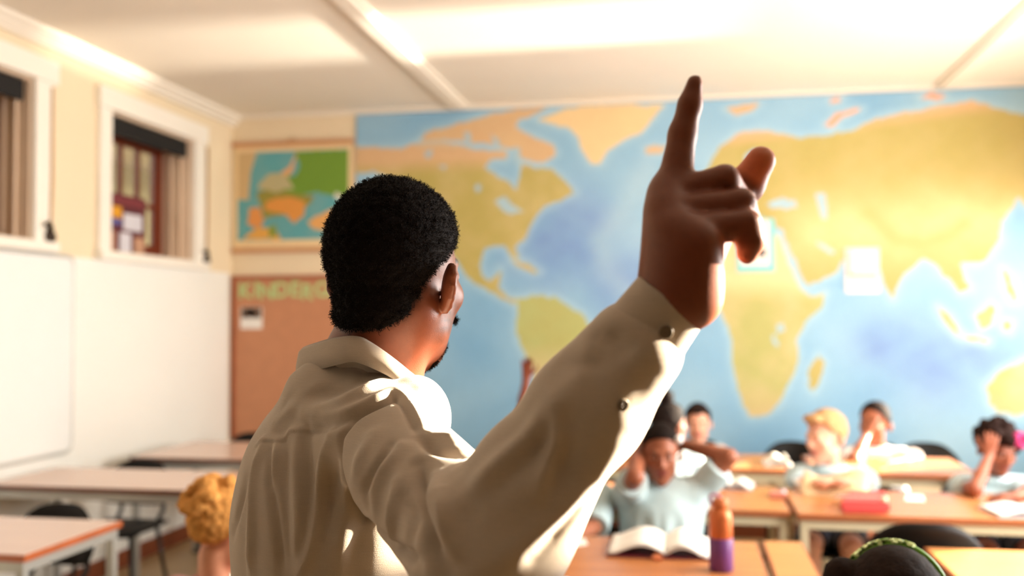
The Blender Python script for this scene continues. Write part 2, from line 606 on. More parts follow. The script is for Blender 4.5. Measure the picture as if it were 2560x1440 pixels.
def interior_window(n, hole, casing_l, casing_r):
    y0, y1, z0, z1 = hole
    root = struct(bpy.data.objects.new('window_%d' % n, None)); C.objects.link(root)
    x = XL + 0.012
    MB().box((x - 0.012, y0 - casing_l, z0 - 0.005), (x + 0.018, y0, z1 + 0.002), 0.004).build('casing', m_trim, root)
    MB().box((x - 0.012, y1, z0 - 0.005), (x + 0.018, y1 + casing_r, z1 + 0.002), 0.004).build('casing', m_trim, root)
    MB().box((x - 0.012, y0 - casing_l - 0.02, z1), (x + 0.03, y1 + casing_r + 0.03, z1 + 0.125), 0.005).build('head_casing', m_trim, root)
    MB().box((x - 0.012, y0 - casing_l - 0.02, z0 - 0.055), (x + 0.05, y1 + casing_r + 0.02, z0), 0.006).build('window_sill', m_trim, root)
    # lining of the opening
    mb = MB()
    mb.box((XL - 0.30, y0, z0), (XL, y0 + 0.012, z1)); mb.box((XL - 0.30, y1 - 0.012, z0), (XL, y1, z1))
    mb.box((XL - 0.30, y0 + 0.012, z1 - 0.012), (XL, y1 - 0.012, z1)); mb.box((XL - 0.30, y0 + 0.012, z0), (XL, y1 - 0.012, z0 + 0.012))
    mb.build('lining', m_reveal, root)
    # stop beads that show as lines on the reveal
    for k, xx in enumerate((XL - 0.07, XL - 0.14)):
        MB().box((xx - 0.012, y1 - 0.03, z0 + 0.012), (xx, y1 - 0.012, z1 - 0.012), 0.002).build('bead', m_reveal, root)
    MB().box((XL - 0.055, y0 + 0.013, z1 - 0.125), (XL - 0.02, y1 - 0.031, z1 - 0.012), 0.008).build('roller_blind', m_blind, root)
    xs = XL - 0.235
    a, b, c, d = y0 + 0.013, y1 - 0.013, z0 + 0.013, z1 - 0.013
    sash = thing('sash', None, None); sash.parent = root
    fw = 0.085
    MB().box((xs - 0.03, a, c), (xs + 0.02, a + fw, d), 0.004).build('stile', m_maho, sash)
    MB().box((xs - 0.03, b - fw, c), (xs + 0.02, b, d), 0.004).build('stile', m_maho, sash)
    MB().box((xs - 0.03, a + fw, d - 0.10), (xs + 0.02, b - fw, d), 0.004).build('rail', m_maho, sash)
    MB().box((xs - 0.03, a + fw, c), (xs + 0.02, b - fw, c + 0.09), 0.004).build('rail', m_maho, sash)
    ya, yb, za, zb = a + fw, b - fw, c + 0.09, d - 0.10
    cols, bw = 4, 0.028
    for k in range(1, cols):
        yy = ya + (yb - ya) * k / cols
        MB().box((xs - 0.02, yy - bw / 2, za), (xs + 0.012, yy + bw / 2, zb), 0.003).build('muntin', m_maho, sash)
    zm = za + (zb - za) * 0.42
    for k in range(cols):
        p0 = ya + (yb - ya) * k / cols + (bw / 2 if k else 0); p1 = ya + (yb - ya) * (k + 1) / cols - (bw / 2 if k < cols - 1 else 0)
        MB().box((xs - 0.02, p0, zm - bw / 2), (xs + 0.012, p1, zm + bw / 2), 0.003).build('muntin', m_maho, sash)
        MB().box((xs - 0.006, p0, za), (xs - 0.002, p1, zm - bw / 2)).build('pane', m_glass, sash)
        MB().box((xs - 0.006, p0, zm + bw / 2), (xs - 0.002, p1, zb)).build('pane', m_glass, sash)
    return root


interior_window(1, HOLE1, 0.14, 0.15)
interior_window(2, HOLE2, 0.12, 0.14)

# cords and cleats of the blinds
m_iron = M('dark_iron', (52, 36, 24), 0.5, 0.1, 20, metal=0.3)
m_cord = M('tan_cord', (188, 150, 104), 0.8, 0.08, 60)


def cleat(yc, zc, ztop, label):
    r = thing('cord_cleat', label, 'cleat', (XL + 0.03, yc, zc), 0, 'cord cleats beside the interior windows')
    b = MB()
    b.lathe([(0.012, -0.02), (0.034, -0.015), (0.046, 0.0), (0.034, 0.015), (0.012, 0.02)], n=16)
    o = b.build('boss', m_iron, r, True); o.rotation_euler = (0, PI / 2, 0)
    MB().tube(smooth_path([(0.0, 0, 0.02), (0.02, -0.02, 0.045), (0.03, -0.05, 0.065), (0.03, -0.075, 0.06)], 4), [0.014] * 10 + [0.011, 0.009, 0.008]).build('hook', m_iron, r, True)
    MB().tube([(0.0, 0.0, 0.03), (0.004, 0.006, 0.3), (0.0, 0.004, ztop - zc)], 0.009, 8).build('cord', m_cord, r, True)
    return r


c1 = onX(125, 592, XL + 0.03); c2 = onX(516, 652, XL + 0.03)
cleat(c1[1], c1[2], 2.78, 'dark iron cord cleat beside the cropped left window')
cleat(c2[1], c2[2], 2.76, 'dark iron cord cleat beside the window nearest the corner')

# poster standing in the second window
pr_ = thing('window_poster', 'maroon printed poster standing against the panes of the interior window', 'poster', (XL - 0.2, 5.80, HOLE2[2] + 0.012))
m_pm = M('maroon_poster_print', (96, 40, 48), 0.5, 0.08)
MB().box((-0.004, -0.27, 0.0), (0.0, 0.26, 0.40)).build('sheet', m_pm, pr_)
for nm, y0, y1, z0, z1, col in (('picture', -0.25, -0.03, 0.24, 0.315, (226, 158, 40)), ('picture', -0.25, -0.03, 0.195, 0.235, (92, 92, 150)), ('picture', -0.01, 0.21, 0.17, 0.28, (218, 214, 220)),
                                ('picture', -0.25, -0.10, 0.01, 0.15, (190, 140, 116)), ('picture', -0.05, 0.08, 0.01, 0.15, (222, 218, 224)), ('picture', 0.12, 0.24, 0.02, 0.13, (196, 150, 120)),
                                ('title_strip', -0.24, 0.23, 0.33, 0.385, (124, 52, 58))):
    MB().box((0.0, y0, z0), (0.002, y1, z1)).build(nm, M('print_%d_%d_%d' % col, col, 0.5, 0.08, 20), pr_)

# whiteboard on the left wall
wb = thing('whiteboard', 'large white dry-erase board with thin grey rounded frame', 'whiteboard', (XL + 0.012, 3.6, 1.33))
m_wb = M('whiteboard_enamel', (240, 239, 234), 0.25, 0.008)
m_alu = M('pale_grey_aluminium', (206, 204, 196), 0.35, 0.02, metal=0.3)


def round_rect(y0, y1, z0, z1, r, n=6):
    out = []
    for cy, cz, a0 in ((y1 - r, z1 - r, 0), (y0 + r, z1 - r, 90), (y0 + r, z0 + r, 180), (y1 - r, z0 + r, 270)):
        for k in range(n + 1):
            a = math.radians(a0 + 90 * k / n); out.append((0, cy + r * math.cos(a), cz + r * math.sin(a)))
    return out


rr = round_rect(-1.35, 1.34, -0.545, 0.54, 0.05)
MB().poly(rr, (0.014, 0, 0)).build('board', m_wb, wb)
MB().tube([(0.012, p[1], p[2]) for p in rr + rr[:2]], 0.011, 8, caps=False).build('board_frame', m_alu, wb, True)

# ------------------------------------------------------------------ painted prints: world map, map of Europe
def in_poly(px, pz, poly):
    ins = np.zeros(len(px), bool)
    n = len(poly)
    for i in range(n):
        x0, z0 = poly[i]; x1, z1 = poly[(i + 1) % n]
        c = ((z0 > pz) != (z1 > pz)) & (px < (x1 - x0) * (pz - z0) / (z1 - z0 + 1e-12) + x0)
        ins ^= c
    return ins


def wall_poly(pts, Y):
    out = []
    for x, y in pts:
        q = onY(x, y, Y); out.append((q[0], q[2]))
    return out


def blob2(x, z, f, s):
    p = np.stack([x, z, np.full_like(x, s)], 1)
    return 0.6 * wobble(p, f, s) + 0.4 * wobble(p, f * 2.3, s + 3)


def print_sheet(name, x0, x1, z0, z1, Y, nx, nz, colfn, mat, parent, thick=0.006):
    xs = np.linspace(x0, x1, nx); zs = np.linspace(z0, z1, nz)
    X, Z = np.meshgrid(xs, zs, indexing='ij'); X = X.ravel(); Z = Z.ravel()
    V = np.stack([X, np.full_like(X, Y), Z], 1)
    I = np.arange(nx * nz).reshape(nx, nz)
    F = np.stack([I[:-1, :-1], I[1:, :-1], I[1:, 1:], I[:-1, 1:]], -1).reshape(-1, 4)
    cols = lin(colfn(X, Z))
    # backing so the sheet has thickness
    n = len(V)
    bk = np.array([(x0, Y + thick, z0), (x1, Y + thick, z0), (x1, Y + thick, z1), (x0, Y + thick, z1)])
    c4 = [I[0, 0], I[-1, 0], I[-1, -1], I[0, -1]]
    F2 = [[c4[0], n, n + 1, c4[1]], [c4[1], n + 1, n + 2, c4[2]], [c4[2], n + 2, n + 3, c4[3]], [c4[3], n + 3, n, c4[0]], [n, n + 3, n + 2, n + 1]]
    V = np.vstack([V, bk]); F = np.vstack([F, F2]); cols = np.vstack([cols, cols[c4]])
    return np_mesh(name, V, F, mat, parent, cols, smooth=False)


MY = YB - 0.012
LAND = [  # outline, kind
    ([(860, 366), (1000, 372), (1060, 352), (1090, 345), (1140, 360), (1180, 372), (1230, 378), (1262, 372), (1270, 395), (1225, 400), (1214, 420), (1240, 440), (1275, 455), (1290, 478), (1300, 440), (1305, 410), (1340, 420), (1380, 422), (1420, 460), (1438, 482), (1400, 500), (1360, 520), (1340, 540), (1320, 575), (1310, 600), (1288, 620), (1297, 652), (1282, 645), (1262, 612), (1215, 620), (1200, 660), (1205, 690), (1225, 705), (1240, 690), (1252, 672), (1246, 720), (1270, 742), (1300, 752), (1310, 764), (1280, 758), (1240, 738), (1200, 716), (1170, 694), (1150, 664), (1120, 620), (1080, 560), (1050, 520), (1000, 480), (960, 440), (930, 428), (860, 440)], 'olive'),
    ([(1050, 352), (1065, 330), (1130, 315), (1180, 300), (1250, 280), (1340, 268), (1372, 272), (1300, 300), (1288, 318), (1330, 340), (1380, 362), (1392, 385), (1360, 408), (1310, 398), (1285, 372), (1230, 362), (1150, 352), (1100, 349)], 'peach'),
    ([(1345, 302), (1400, 277), (1470, 263), (1560, 261), (1660, 264), (1630, 300), (1606, 330), (1562, 350), (1522, 372), (1500, 410), (1478, 408), (1458, 380), (1445, 350), (1430, 322), (1400, 314)], 'ice'),
    ([(1612, 370), (1640, 364), (1668, 368), (1652, 386), (1618, 383)], 'peach'),
    ([(1296, 748), (1330, 738), (1390, 744), (1420, 765), (1455, 785), (1470, 810), (1520, 830), (1570, 860), (1560, 900), (1530, 950), (1480, 1000), (1440, 1040), (1420, 1080), (1385, 1125), (1368, 1132), (1355, 1080), (1350, 1000), (1338, 940), (1310, 880), (1290, 830), (1294, 790)], 'green'),
    ([(1280, 652), (1320, 660), (1350, 680), (1335, 682), (1300, 668)], 'olive'),
    ([(1780, 400), (1800, 370), (1840, 335), (1900, 325), (1960, 335), (2000, 345), (2060, 340), (2120, 330), (2160, 310), (2220, 290), (2300, 275), (2360, 262), (2440, 252), (2500, 275), (2560, 285), (2660, 290), (2760, 300), (2860, 330), (2960, 360), (2900, 400), (2820, 420), (2800, 470), (2740, 430), (2680, 440), (2640, 500), (2600, 520), (2570, 520), (2545, 490), (2528, 520), (2502, 560), (2502, 600), (2472, 640), (2440, 660), (2402, 655), (2412, 690), (2428, 722), (2402, 732), (2375, 700), (2360, 690), (2340, 660), (2310, 645), (2290, 660), (2250, 700), (2232, 748), (2215, 720), (2195, 660), (2150, 642), (2112, 650), (2090, 680), (2024, 714), (2004, 694), (1982, 640), (1957, 604), (1960, 580), (1930, 560), (1900, 540), (1850, 520), (1830, 500), (1800, 490), (1770, 470), (1760, 440)], 'asia'),
    ([(1760, 570), (1820, 560), (1880, 572), (1946, 588), (1968, 650), (1994, 712), (2026, 744), (2064, 730), (2052, 770), (2012, 810), (1990, 850), (1996, 900), (1985, 932), (1970, 962), (1950, 1010), (1920, 1036), (1875, 1042), (1858, 1010), (1840, 950), (1830, 900), (1830, 850), (1812, 800), (1800, 772), (1750, 762), (1690, 752), (1640, 700), (1650, 640), (1700, 590)], 'africa'),
    ([(2046, 888), (2060, 905), (2050, 950), (2035, 982), (2022, 966), (2025, 920)], 'olive'),
    ([(2343, 765), (2375, 788), (2402, 830), (2394, 838), (2365, 812)], 'olive'),
    ([(2438, 790), (2475, 758), (2492, 770), (2480, 810), (2450, 822)], 'olive'),
    ([(2400, 838), (2440, 842), (2475, 850), (2470, 858), (2420, 850)], 'olive'),
    ([(2504, 670), (2525, 690), (2545, 750), (2530, 755), (2512, 712)], 'olive'),
    ([(2508, 800), (2530, 805), (2525, 830), (2508, 828)], 'olive'),
    ([(2560, 900), (2500, 930), (2465, 965), (2475, 1010), (2500, 1032), (2540, 1038), (2600, 1020), (2680, 1045), (2760, 1040), (2790, 990), (2760, 930), (2720, 890), (2700, 930), (2660, 890), (2600, 890)], 'africa'),
    ([(1812, 272), (1850, 262), (1898, 260), (1880, 276), (1842, 288)], 'olive'),
    ([(2062, 312), (2088, 286), (2140, 270), (2155, 274), (2105, 296), (2084, 318)], 'pink'),
    ([(2075, 248), (2105, 244), (2100, 256), (2078, 258)], 'pink'),
    ([(2300, 242), (2330, 232), (2365, 240), (2345, 252)], 'pink'),
    ([(1020, 760), (1022, 758), (1024, 762)], 'olive'),
]
WATER = [[(1918, 508), (1950, 495), (1985, 500), (1995, 518), (1960, 522), (1925, 520)], [(2036, 485), (2062, 480), (2068, 520), (2072, 546), (2052, 550), (2046, 520)],
         [(1238, 500), (1262, 490), (1290, 518), (1310, 530), (1280, 536), (1258, 530)], [(1185, 465), (1200, 460), (1204, 474), (1190, 480)], [(1062, 380), (1080, 375), (1078, 395), (1064, 392)],
         [(1096, 415), (1116, 410), (1112, 424)], [(1888, 372), (1872, 380), (1858, 400), (1868, 405), (1890, 385)], [(1955, 600), (1962, 598), (2006, 690), (2000, 706)],
         [(2038, 598), (2075, 620), (2090, 634), (2075, 634), (2050, 618)], [(1940, 810), (1958, 808), (1962, 830), (1944, 832)], [(1930, 840), (1940, 838), (1948, 866), (1938, 864)],
         [(1160, 330), (1174, 335), (1182, 370), (1170, 372)], [(1228, 340), (1240, 345), (1256, 365), (1240, 366)], [(1286, 366), (1300, 372), (1304, 415), (1290, 410)]]


def world_cols(X, Z):
    n = len(X)
    a = np.array([122, 170, 204.]); b = np.array([160, 196, 216.]); c = np.array([112, 140, 196.])
    t = np.clip(0.5 + 0.6 * blob2(X, Z, 2.1, 1.0), 0, 1)[:, None]
    col = a * (1 - t) + b * t
    # the deep basins of the Atlantic and the Indian Ocean are printed darker
    wp = [onY(x, y, MY) for x, y in ((1430, 560), (1400, 620), (1560, 700), (2230, 860), (2330, 900), (2480, 880))]
    dk = np.zeros(n)
    for q, r in zip(wp, (0.30, 0.35, 0.3, 0.25, 0.35, 0.3)):
        dk = np.maximum(dk, np.exp(-(((X - q[0]) / r) ** 2 + ((Z - q[2]) / (r * 0.8)) ** 2)))
    dk = np.clip(dk * (0.75 + 0.5 * blob2(X, Z, 5.5, 4.0)), 0, 1)[:, None] * 0.75
    col = col * (1 - dk) + c * dk
    # pale mid-ocean ridge
    rid = wall_poly([(1620, 420), (1560, 520), (1500, 600), (1520, 680), (1600, 760), (1640, 860), (1600, 960), (1640, 1060)], MY)
    rd = seg_dist(np.stack([X, np.zeros(n), Z], 1), np.array([(p[0], 0, p[1]) for p in rid]))
    w = np.exp(-(rd / 0.09) ** 2)[:, None] * 0.45
    col = col * (1 - w) + np.array([172, 200, 214.]) * w
    xd = X + 0.012 * blob2(X, Z, 22, 2.0); zd = Z + 0.012 * blob2(X, Z, 22, 6.0)
    olive = np.array([180, 164, 92.]); peach = np.array([214, 176, 132.]); beige = np.array([216, 192, 146.]); green = np.array([178, 182, 116.]); pink = np.array([228, 166, 132.])
    shelf = np.zeros(n)
    for pts, kind in LAND:
        pl = wall_poly(pts, MY)
        ins = in_poly(xd, zd, pl)
        cc = np.array(pl)
        near = (X > cc[:, 0].min() - 0.1) & (X < cc[:, 0].max() + 0.1) & (Z > cc[:, 1].min() - 0.1) & (Z < cc[:, 1].max() + 0.1)
        if near.any():
            path = np.array([(p[0], 0, p[1]) for p in pl + pl[:1]])
            ix = np.nonzero(near & ~ins)[0]
            dd = seg_dist(np.stack([X[ix], np.zeros(len(ix)), Z[ix]], 1), path)
            ww = (np.exp(-(dd / 0.035) ** 2) * 0.55)[:, None]
            col[ix] = col[ix] * (1 - ww) + np.array([178, 208, 218.]) * ww
        t1 = np.clip(0.5 + 0.7 * blob2(X, Z, 4.0, 8.0) + 0.5 * blob2(X, Z, 11.0, 3.0), 0, 1)[:, None]
        if kind == 'olive':
            lc = olive * (1 - 0.5 * t1) + beige * 0.5 * t1
            hi = np.clip((Z - 2.58) / 0.12, 0, 1)[:, None]; lc = lc * (1 - hi) + peach * hi
        elif kind == 'peach':
            lc = peach * (1 - 0.35 * t1) + beige * 0.35 * t1
        elif kind == 'ice':
            lc = np.array([232, 202, 150.]) * (1 - 0.12 * t1) + peach * 0.12 * t1
        elif kind == 'green':
            lc = green * (1 - 0.45 * t1) + olive * 0.45 * t1
            lo = np.clip((1.35 - Z) / 0.3, 0, 1)[:, None]; lc = lc * (1 - lo) + beige * lo
        elif kind == 'pink':
            lc = pink + 0 * t1
        elif kind == 'asia':
            lc = olive * (1 - 0.25 * t1) + beige * 0.25 * t1
            mid = (np.exp(-((Z - 2.12 - 0.05 * blob2(X, Z, 2, 1)) / 0.24) ** 2) * np.clip((X - 0.55) / 0.3, 0, 1))[:, None] * (0.75 + 0.25 * t1)
            lc = lc * (1 - mid) + np.array([234, 202, 144.]) * mid
            hi = np.clip((Z - (2.76 + 0.10 * (X - 1))) / 0.09, 0, 1)[:, None]; lc = lc * (1 - hi) + peach * hi
            # mountain arc
            arc = wall_poly([(2170, 530), (2200, 560), (2240, 600), (2310, 610), (2370, 590), (2410, 560)], MY)
            ad = seg_dist(np.stack([X, np.zeros(n), Z], 1), np.array([(p[0], 0, p[1]) for p in arc]))
            aw = np.exp(-(ad / 0.045) ** 2)[:, None] * 0.6; lc = lc * (1 - aw) + np.array([196, 172, 100.]) * aw
        else:
            sah = np.clip((Z - 1.62) / 0.16, 0, 1)[:, None]
            lc = (green * 0.6 + olive * 0.4) * (1 - 0.6 * t1) + beige * 0.6 * t1
            lc = lc * (1 - sah) + np.array([232, 204, 150.]) * sah
            lo = np.clip((1.05 - Z) / 0.2, 0, 1)[:, None]; lc = lc * (1 - lo) + (beige * 0.7 + olive * 0.3) * lo
        if len(lc) == 1:
            lc = np.repeat(lc, n, 0)
        col[ins] = lc[ins]
    for pts in WATER:
        ins = in_poly(xd, zd, wall_poly(pts, MY)); col[ins] = np.array([168, 196, 206.])
    return np.clip(col, 0, 255)


m_print = M('printed_paper', (255, 255, 255), 0.55, 0.03, 30, attr='Col')
wm = thing('world_map', 'huge printed world map covering most of the back wall', 'map', (0, 0, 0))
mtl = onY(890, 287, MY); mtr = onY(2560, 207, MY)
print_sheet('sheet', mtl[0], XR - 0.06, 0.42, ZC - 0.028, MY, 460, 220, world_cols, m_print, wm)
for px, py in ((893, 292), (1500, 262), (2100, 234), (893, 700)):     # drawing pins
    q = onY(px, py, MY)
    b = MB(); b.lathe([(0.006, 0), (0.006, 0.003), (0.003, 0.005)], n=10)
    o = b.build('drawing_pin', m_trim, wm, True); o.location = (q[0] + 0.012, MY - 0.0005, q[2] - 0.012); o.rotation_euler = (PI / 2, 0, 0)

EU = [([(735, 380), (790, 376), (870, 374), (872, 440), (868, 500), (830, 490), (790, 480), (740, 490), (690, 480), (700, 440), (740, 440), (750, 410)], (112, 150, 50)),
      ([(690, 440), (720, 420), (735, 395), (745, 378), (735, 420), (715, 450)], (226, 168, 110)),
      ([(640, 480), (680, 470), (740, 485), (790, 490), (765, 520), (700, 540), (660, 545), (650, 510)], (148, 140, 60)),
      ([(670, 500), (720, 490), (765, 505), (760, 535), (735, 560), (715, 535), (680, 530), (660, 520)], (222, 150, 70)),
      ([(625, 520), (650, 520), (660, 550), (645, 575), (620, 560)], (224, 150, 80)),
      ([(605, 598), (640, 570), (690, 568), (700, 598)], (226, 168, 80)),
      ([(765, 555), (800, 535), (835, 520), (870, 510), (872, 560), (830, 575), (790, 575)], (228, 170, 100)),
      ([(592, 380), (640, 380), (630, 420), (622, 500), (592, 500)], (206, 176, 128)),
      ([(640, 470), (665, 440), (690, 430), (720, 440), (735, 470), (690, 480)], (186, 176, 132)),
      ([(672, 568), (690, 560), (694, 590), (674, 594)], (130, 150, 60)), ([(840, 480), (860, 490), (850, 500), (836, 494)], (226, 222, 206))]


def europe_cols(X, Z):
    col = np.tile(np.array([112, 168, 170.]), (len(X), 1))
    t = np.clip(0.5 + blob2(X, Z, 9, 2.0), 0, 1)[:, None]
    col = col * (1 - 0.5 * t) + np.array([74, 160, 172.]) * 0.5 * t
    xd = X + 0.012 * blob2(X, Z, 26, 2.0); zd = Z + 0.012 * blob2(X, Z, 26, 6.0)
    for pts, c in EU:
        ins = in_poly(xd, zd, wall_poly(pts, MY)); col[ins] = np.array(c, float)
    q0 = onY(594, 378, MY); q1 = onY(871, 600, MY)
    out = (X < q0[0]) | (X > q1[0]) | (Z < q1[2] + 0.01) | (Z > q0[2] - 0.01)
    col[out] = np.array([236, 208, 160.])
    return col


em = thing('rolled_wall_map', 'smaller green and orange map of Europe hung from wooden rods in the corner', 'map', (0, 0, 0))
e0 = onY(584, 362, MY); e1 = onY(882, 626, MY)
print_sheet('sheet', e0[0], e1[0], e1[2] + 0.02, e0[2] - 0.02, MY, 150, 120, europe_cols, m_print, em)
m_rod = M('pale_wood_rod', (206, 150, 106), 0.45, 0.12, 10, stretch=(0.2, 1, 1))
for z in (e0[2] - 0.005, e1[2] + 0.01):
    MB().box((e0[0] - 0.005, MY - 0.022, z - 0.018), (e1[0] + 0.005, MY + 0.004, z + 0.018), 0.006).build('rod', m_rod, em)
xm = (e0[0] + e1[0]) / 2
MB().tube([(xm - 0.04, MY - 0.012, e0[2] + 0.01), (xm, MY - 0.006, e0[2] + 0.035), (xm + 0.04, MY - 0.012, e0[2] + 0.01)], 0.004, 6).build('hanging_cord', m_cord, em, True)

# notice board
cb = thing('notice_board', 'brown pin board with wooden frame and pale green cut-out letters', 'notice board', (0, 0, 0))
m_cork = M('brown_pin_board', (196, 136, 100), 0.85, 0.06, 12, 0.15, 300)
m_frame = M('board_frame_wood', (166, 92, 60), 0.5, 0.12, 12)
q0 = onY(579, 690, MY); q1 = onY(893, 1130, MY)
bx0, bx1, bz0, bz1 = XL + 0.012, q1[0] - 0.012, 0.62, q0[2]
MB().box((bx0 + 0.02, MY - 0.004, bz0 + 0.02), (bx1 - 0.02, YB - 0.001, bz1 - 0.02)).build('panel', m_cork, cb)
for a, b in (((bx0, bz0), (bx0 + 0.03, bz1)), ((bx1 - 0.03, bz0), (bx1, bz1)), ((bx0 + 0.03, bz1 - 0.03), (bx1 - 0.03, bz1)), ((bx0 + 0.03, bz0), (bx1 - 0.03, bz0 + 0.03))):
    MB().box((a[0], MY - 0.016, a[1]), (b[0], YB - 0.001, b[1]), 0.003).build('frame_rail', m_frame, cb)
m_let = M('pale_green_paper', (186, 206, 140), 0.7, 0.06, 20)
q = onY(596, 745, MY); lx = q[0]; lz = q[2]
for k, ch in enumerate('KINDERGARTEN'):
    cu = bpy.data.curves.new('letter', 'FONT'); cu.body = ch; cu.size = 0.165; cu.extrude = 0.0015; cu.offset = 0.004
    tmp = bpy.data.objects.new('letter', cu); C.objects.link(tmp)
    dg = bpy.context.evaluated_depsgraph_get()
    me = bpy.data.meshes.new_from_object(tmp.evaluated_get(dg))
    bpy.data.objects.remove(tmp, do_unlink=True)
    w = max(v.co.x for v in me.vertices)
    o = link('letter', me, m_let, cb)
    o.location = (lx, MY - 0.007, lz + 0.012 * math.sin(k * 2.1)); o.rotation_euler = (PI / 2, 0.08 * math.sin(k * 1.7), 0)
    lx += w + (0.004 if ch != 'I' else 0.012)
    if lx > bx1 - 0.12:
        break


def paper_card(name, label, pxa, pya, pxb, pyb, base, prints):
    a = onY(pxa, pya, MY); b = onY(pxb, pyb, MY)
    r = thing(name, label, 'paper', (a[0], MY, b[2]))
    W, H = b[0] - a[0], a[2] - b[2]
    MB().box((0, -0.006, 0), (W, -0.003, H)).build('card', base, r)
    for (u0, u1, v0, v1, col) in prints:
        MB().box((u0 * W, -0.0075, v0 * H), (u1 * W, -0.006, v1 * H)).build('print_area', M('print_%d_%d_%d' % col, col, 0.5, 0.08, 20), r)
    return r


m_card = M('white_card', (240, 234, 226), 0.6, 0.02)
paper_card('picture_card', 'white paper sheet with turquoise border pinned over the African coast of the map', 1840, 548, 1938, 680, M('turquoise_card', (132, 206, 204), 0.6, 0.03),
           [(0.10, 0.86, 0.12, 0.97, (236, 228, 220)), (0.2, 0.34, 0.2, 0.3, (150, 100, 76)), (0.55, 0.75, 0.3, 0.42, (190, 150, 130))])
paper_card('picture_card', 'pale pink printed leaflet pinned over the Arabian Sea of the map', 2112, 620, 2200, 732, M('pale_pink_card', (242, 222, 216), 0.6, 0.03),
           [(0.2, 0.85, 0.45, 0.92, (244, 234, 230)), (0.1, 0.9, 0.36, 0.43, (220, 160, 140)), (0.06, 0.2, 0.4, 0.95, (226, 190, 180))])
paper_card('photo_card', 'small dark photograph on white card pinned to the brown board', 602, 768, 656, 822, m_card,
           [(0.05, 0.95, 0.5, 0.98, (92, 70, 56)), (0.35, 0.6, 0.55, 0.95, (196, 186, 180))])

# ------------------------------------------------------------------ furniture
m_lamL = M('rosy_laminate', (224, 192, 174), 0.22, 0.05, 7, stretch=(0.3, 2, 1), spec=0.5)
m_edge = M('orange_wood_edge', (182, 96, 52), 0.4, 0.15, 12)
m_grey = M('grey_steel_frame', (176, 176, 170), 0.35, 0.03, metal=0.25)
m_wood = M('warm_wood_laminate', (196, 128, 78), 0.27, 0.14, 6, stretch=(0.4, 4, 1), spec=0.5)
m_wedge = M('dark_wood_edge', (160, 92, 54), 0.4, 0.12, 10)
m_creamsteel = M('cream_steel_frame', (206, 192, 160), 0.4, 0.03)


def desk(label, x0, x1, y0, y1, top, edge, frame, z=0.72, group='classroom desks', rz=0.0):
    cx, cy = (x0 + x1) / 2, (y0 + y1) / 2
    w, d = (x1 - x0) / 2, (y1 - y0) / 2
    r = thing('desk', label, 'desk', (cx, cy, 0), rz, group)
    t = MB().box((-w + 0.006, -d + 0.006, z - 0.024), (w - 0.006, d - 0.006, z), 0.003).build('tabletop', top, r)
    for a, b in (((-w, -d), (w, -d + 0.007)), ((-w, d - 0.007), (w, d)), ((-w, -d + 0.007), (-w + 0.007, d - 0.007)), ((w - 0.007, -d + 0.007), (w, d - 0.007))):
        MB().box((a[0], a[1], z - 0.026), (b[0], b[1], z - 0.0015), 0.002).build('edge_strip', edge, t)
    i = 0.012
    if w > 0.15:
        for a, b in (((-w + i, -d + i), (w - i, -d + i + 0.028)), ((-w + i, d - i - 0.028), (w - i, d - i)), ((-w + i, -d + i + 0.028), (-w + i + 0.028, d - i - 0.028)), ((w - i - 0.028, -d + i + 0.028), (w - i, d - i - 0.028))):
            MB().box((a[0], a[1], z - 0.064), (b[0], b[1], z - 0.0245), 0.003).build('frame_rail', frame, r)
    for sx in (-1, 1):
        for sy in (-1, 1):
            x, y = sx * (w - i - 0.016), sy * (d - i - 0.016)
            l = MB().box((x - 0.016, y - 0.016, 0.012), (x + 0.016, y + 0.016, z - 0.0645 if w > 0.15 else z - 0.025), 0.004).build('leg', frame, r)
            MB().box((x - 0.018, y - 0.018, 0), (x + 0.018, y + 0.018, 0.014), 0.003).build('foot_cap', M('black_rubber', (26, 24, 22), 0.7), l)
    return r


desk('rosy desk with orange edge and grey steel legs in the near left corner', -3.36, -2.19, 2.95, 3.53, m_lamL, m_edge, m_grey)
desk('pale rosy desk against the white wall, second of the left row', -3.36, -2.05, 4.2, 4.78, m_lamL, M('umber_edge', (110, 72, 54), 0.4, 0.1), m_grey)
desk('pale desk below the brown notice board in the far left corner', -3.18, -2.05, 5.19, 5.95, m_lamL, M('umber_edge', (110, 72, 54), 0.4, 0.1), m_grey)
desk('back row wooden desk behind the girl with raised elbows', -0.72, 0.52, 5.26, 5.84, m_wood, m_wedge, m_creamsteel)
desk('sunlit back row wooden desk of the pupil in the white shirt', 0.66, 1.46, 5.2, 5.84, m_wood, m_wedge, m_creamsteel)
desk('middle row wooden desk directly behind the girl with raised elbows', -0.80, 0.42, 4.12, 4.72, m_wood, m_wedge, m_creamsteel)
desk('middle row wooden desk of the blond boy and the curly haired pupil', 0.44, 1.80, 4.08, 4.68, m_wood, m_wedge, m_creamsteel)
desk('front wooden desk carrying the open book and the purple bottle', -0.95, 0.245, 2.9, 3.55, m_wood, m_wedge, m_creamsteel)
desk('narrow lighter wooden desk end beside the open book desk', 0.262, 0.40, 2.9, 3.57, M('light_wood_laminate', (206, 140, 84), 0.3, 0.12, 6, stretch=(0.4, 4, 1)), m_wedge, m_creamsteel)
desk('blazing sunlit wooden desk in the lower right corner', 0.80, 2.0, 2.9, 3.55, M('light_wood_laminate', (206, 140, 84)), m_wedge, m_creamsteel)

m_black = M('black_plastic', (22, 19, 17), 0.5, 0.08, 20, 0.05, 300, spec=0.2)
m_bsteel = M('black_steel_tube', (22, 21, 20), 0.4, 0.05)


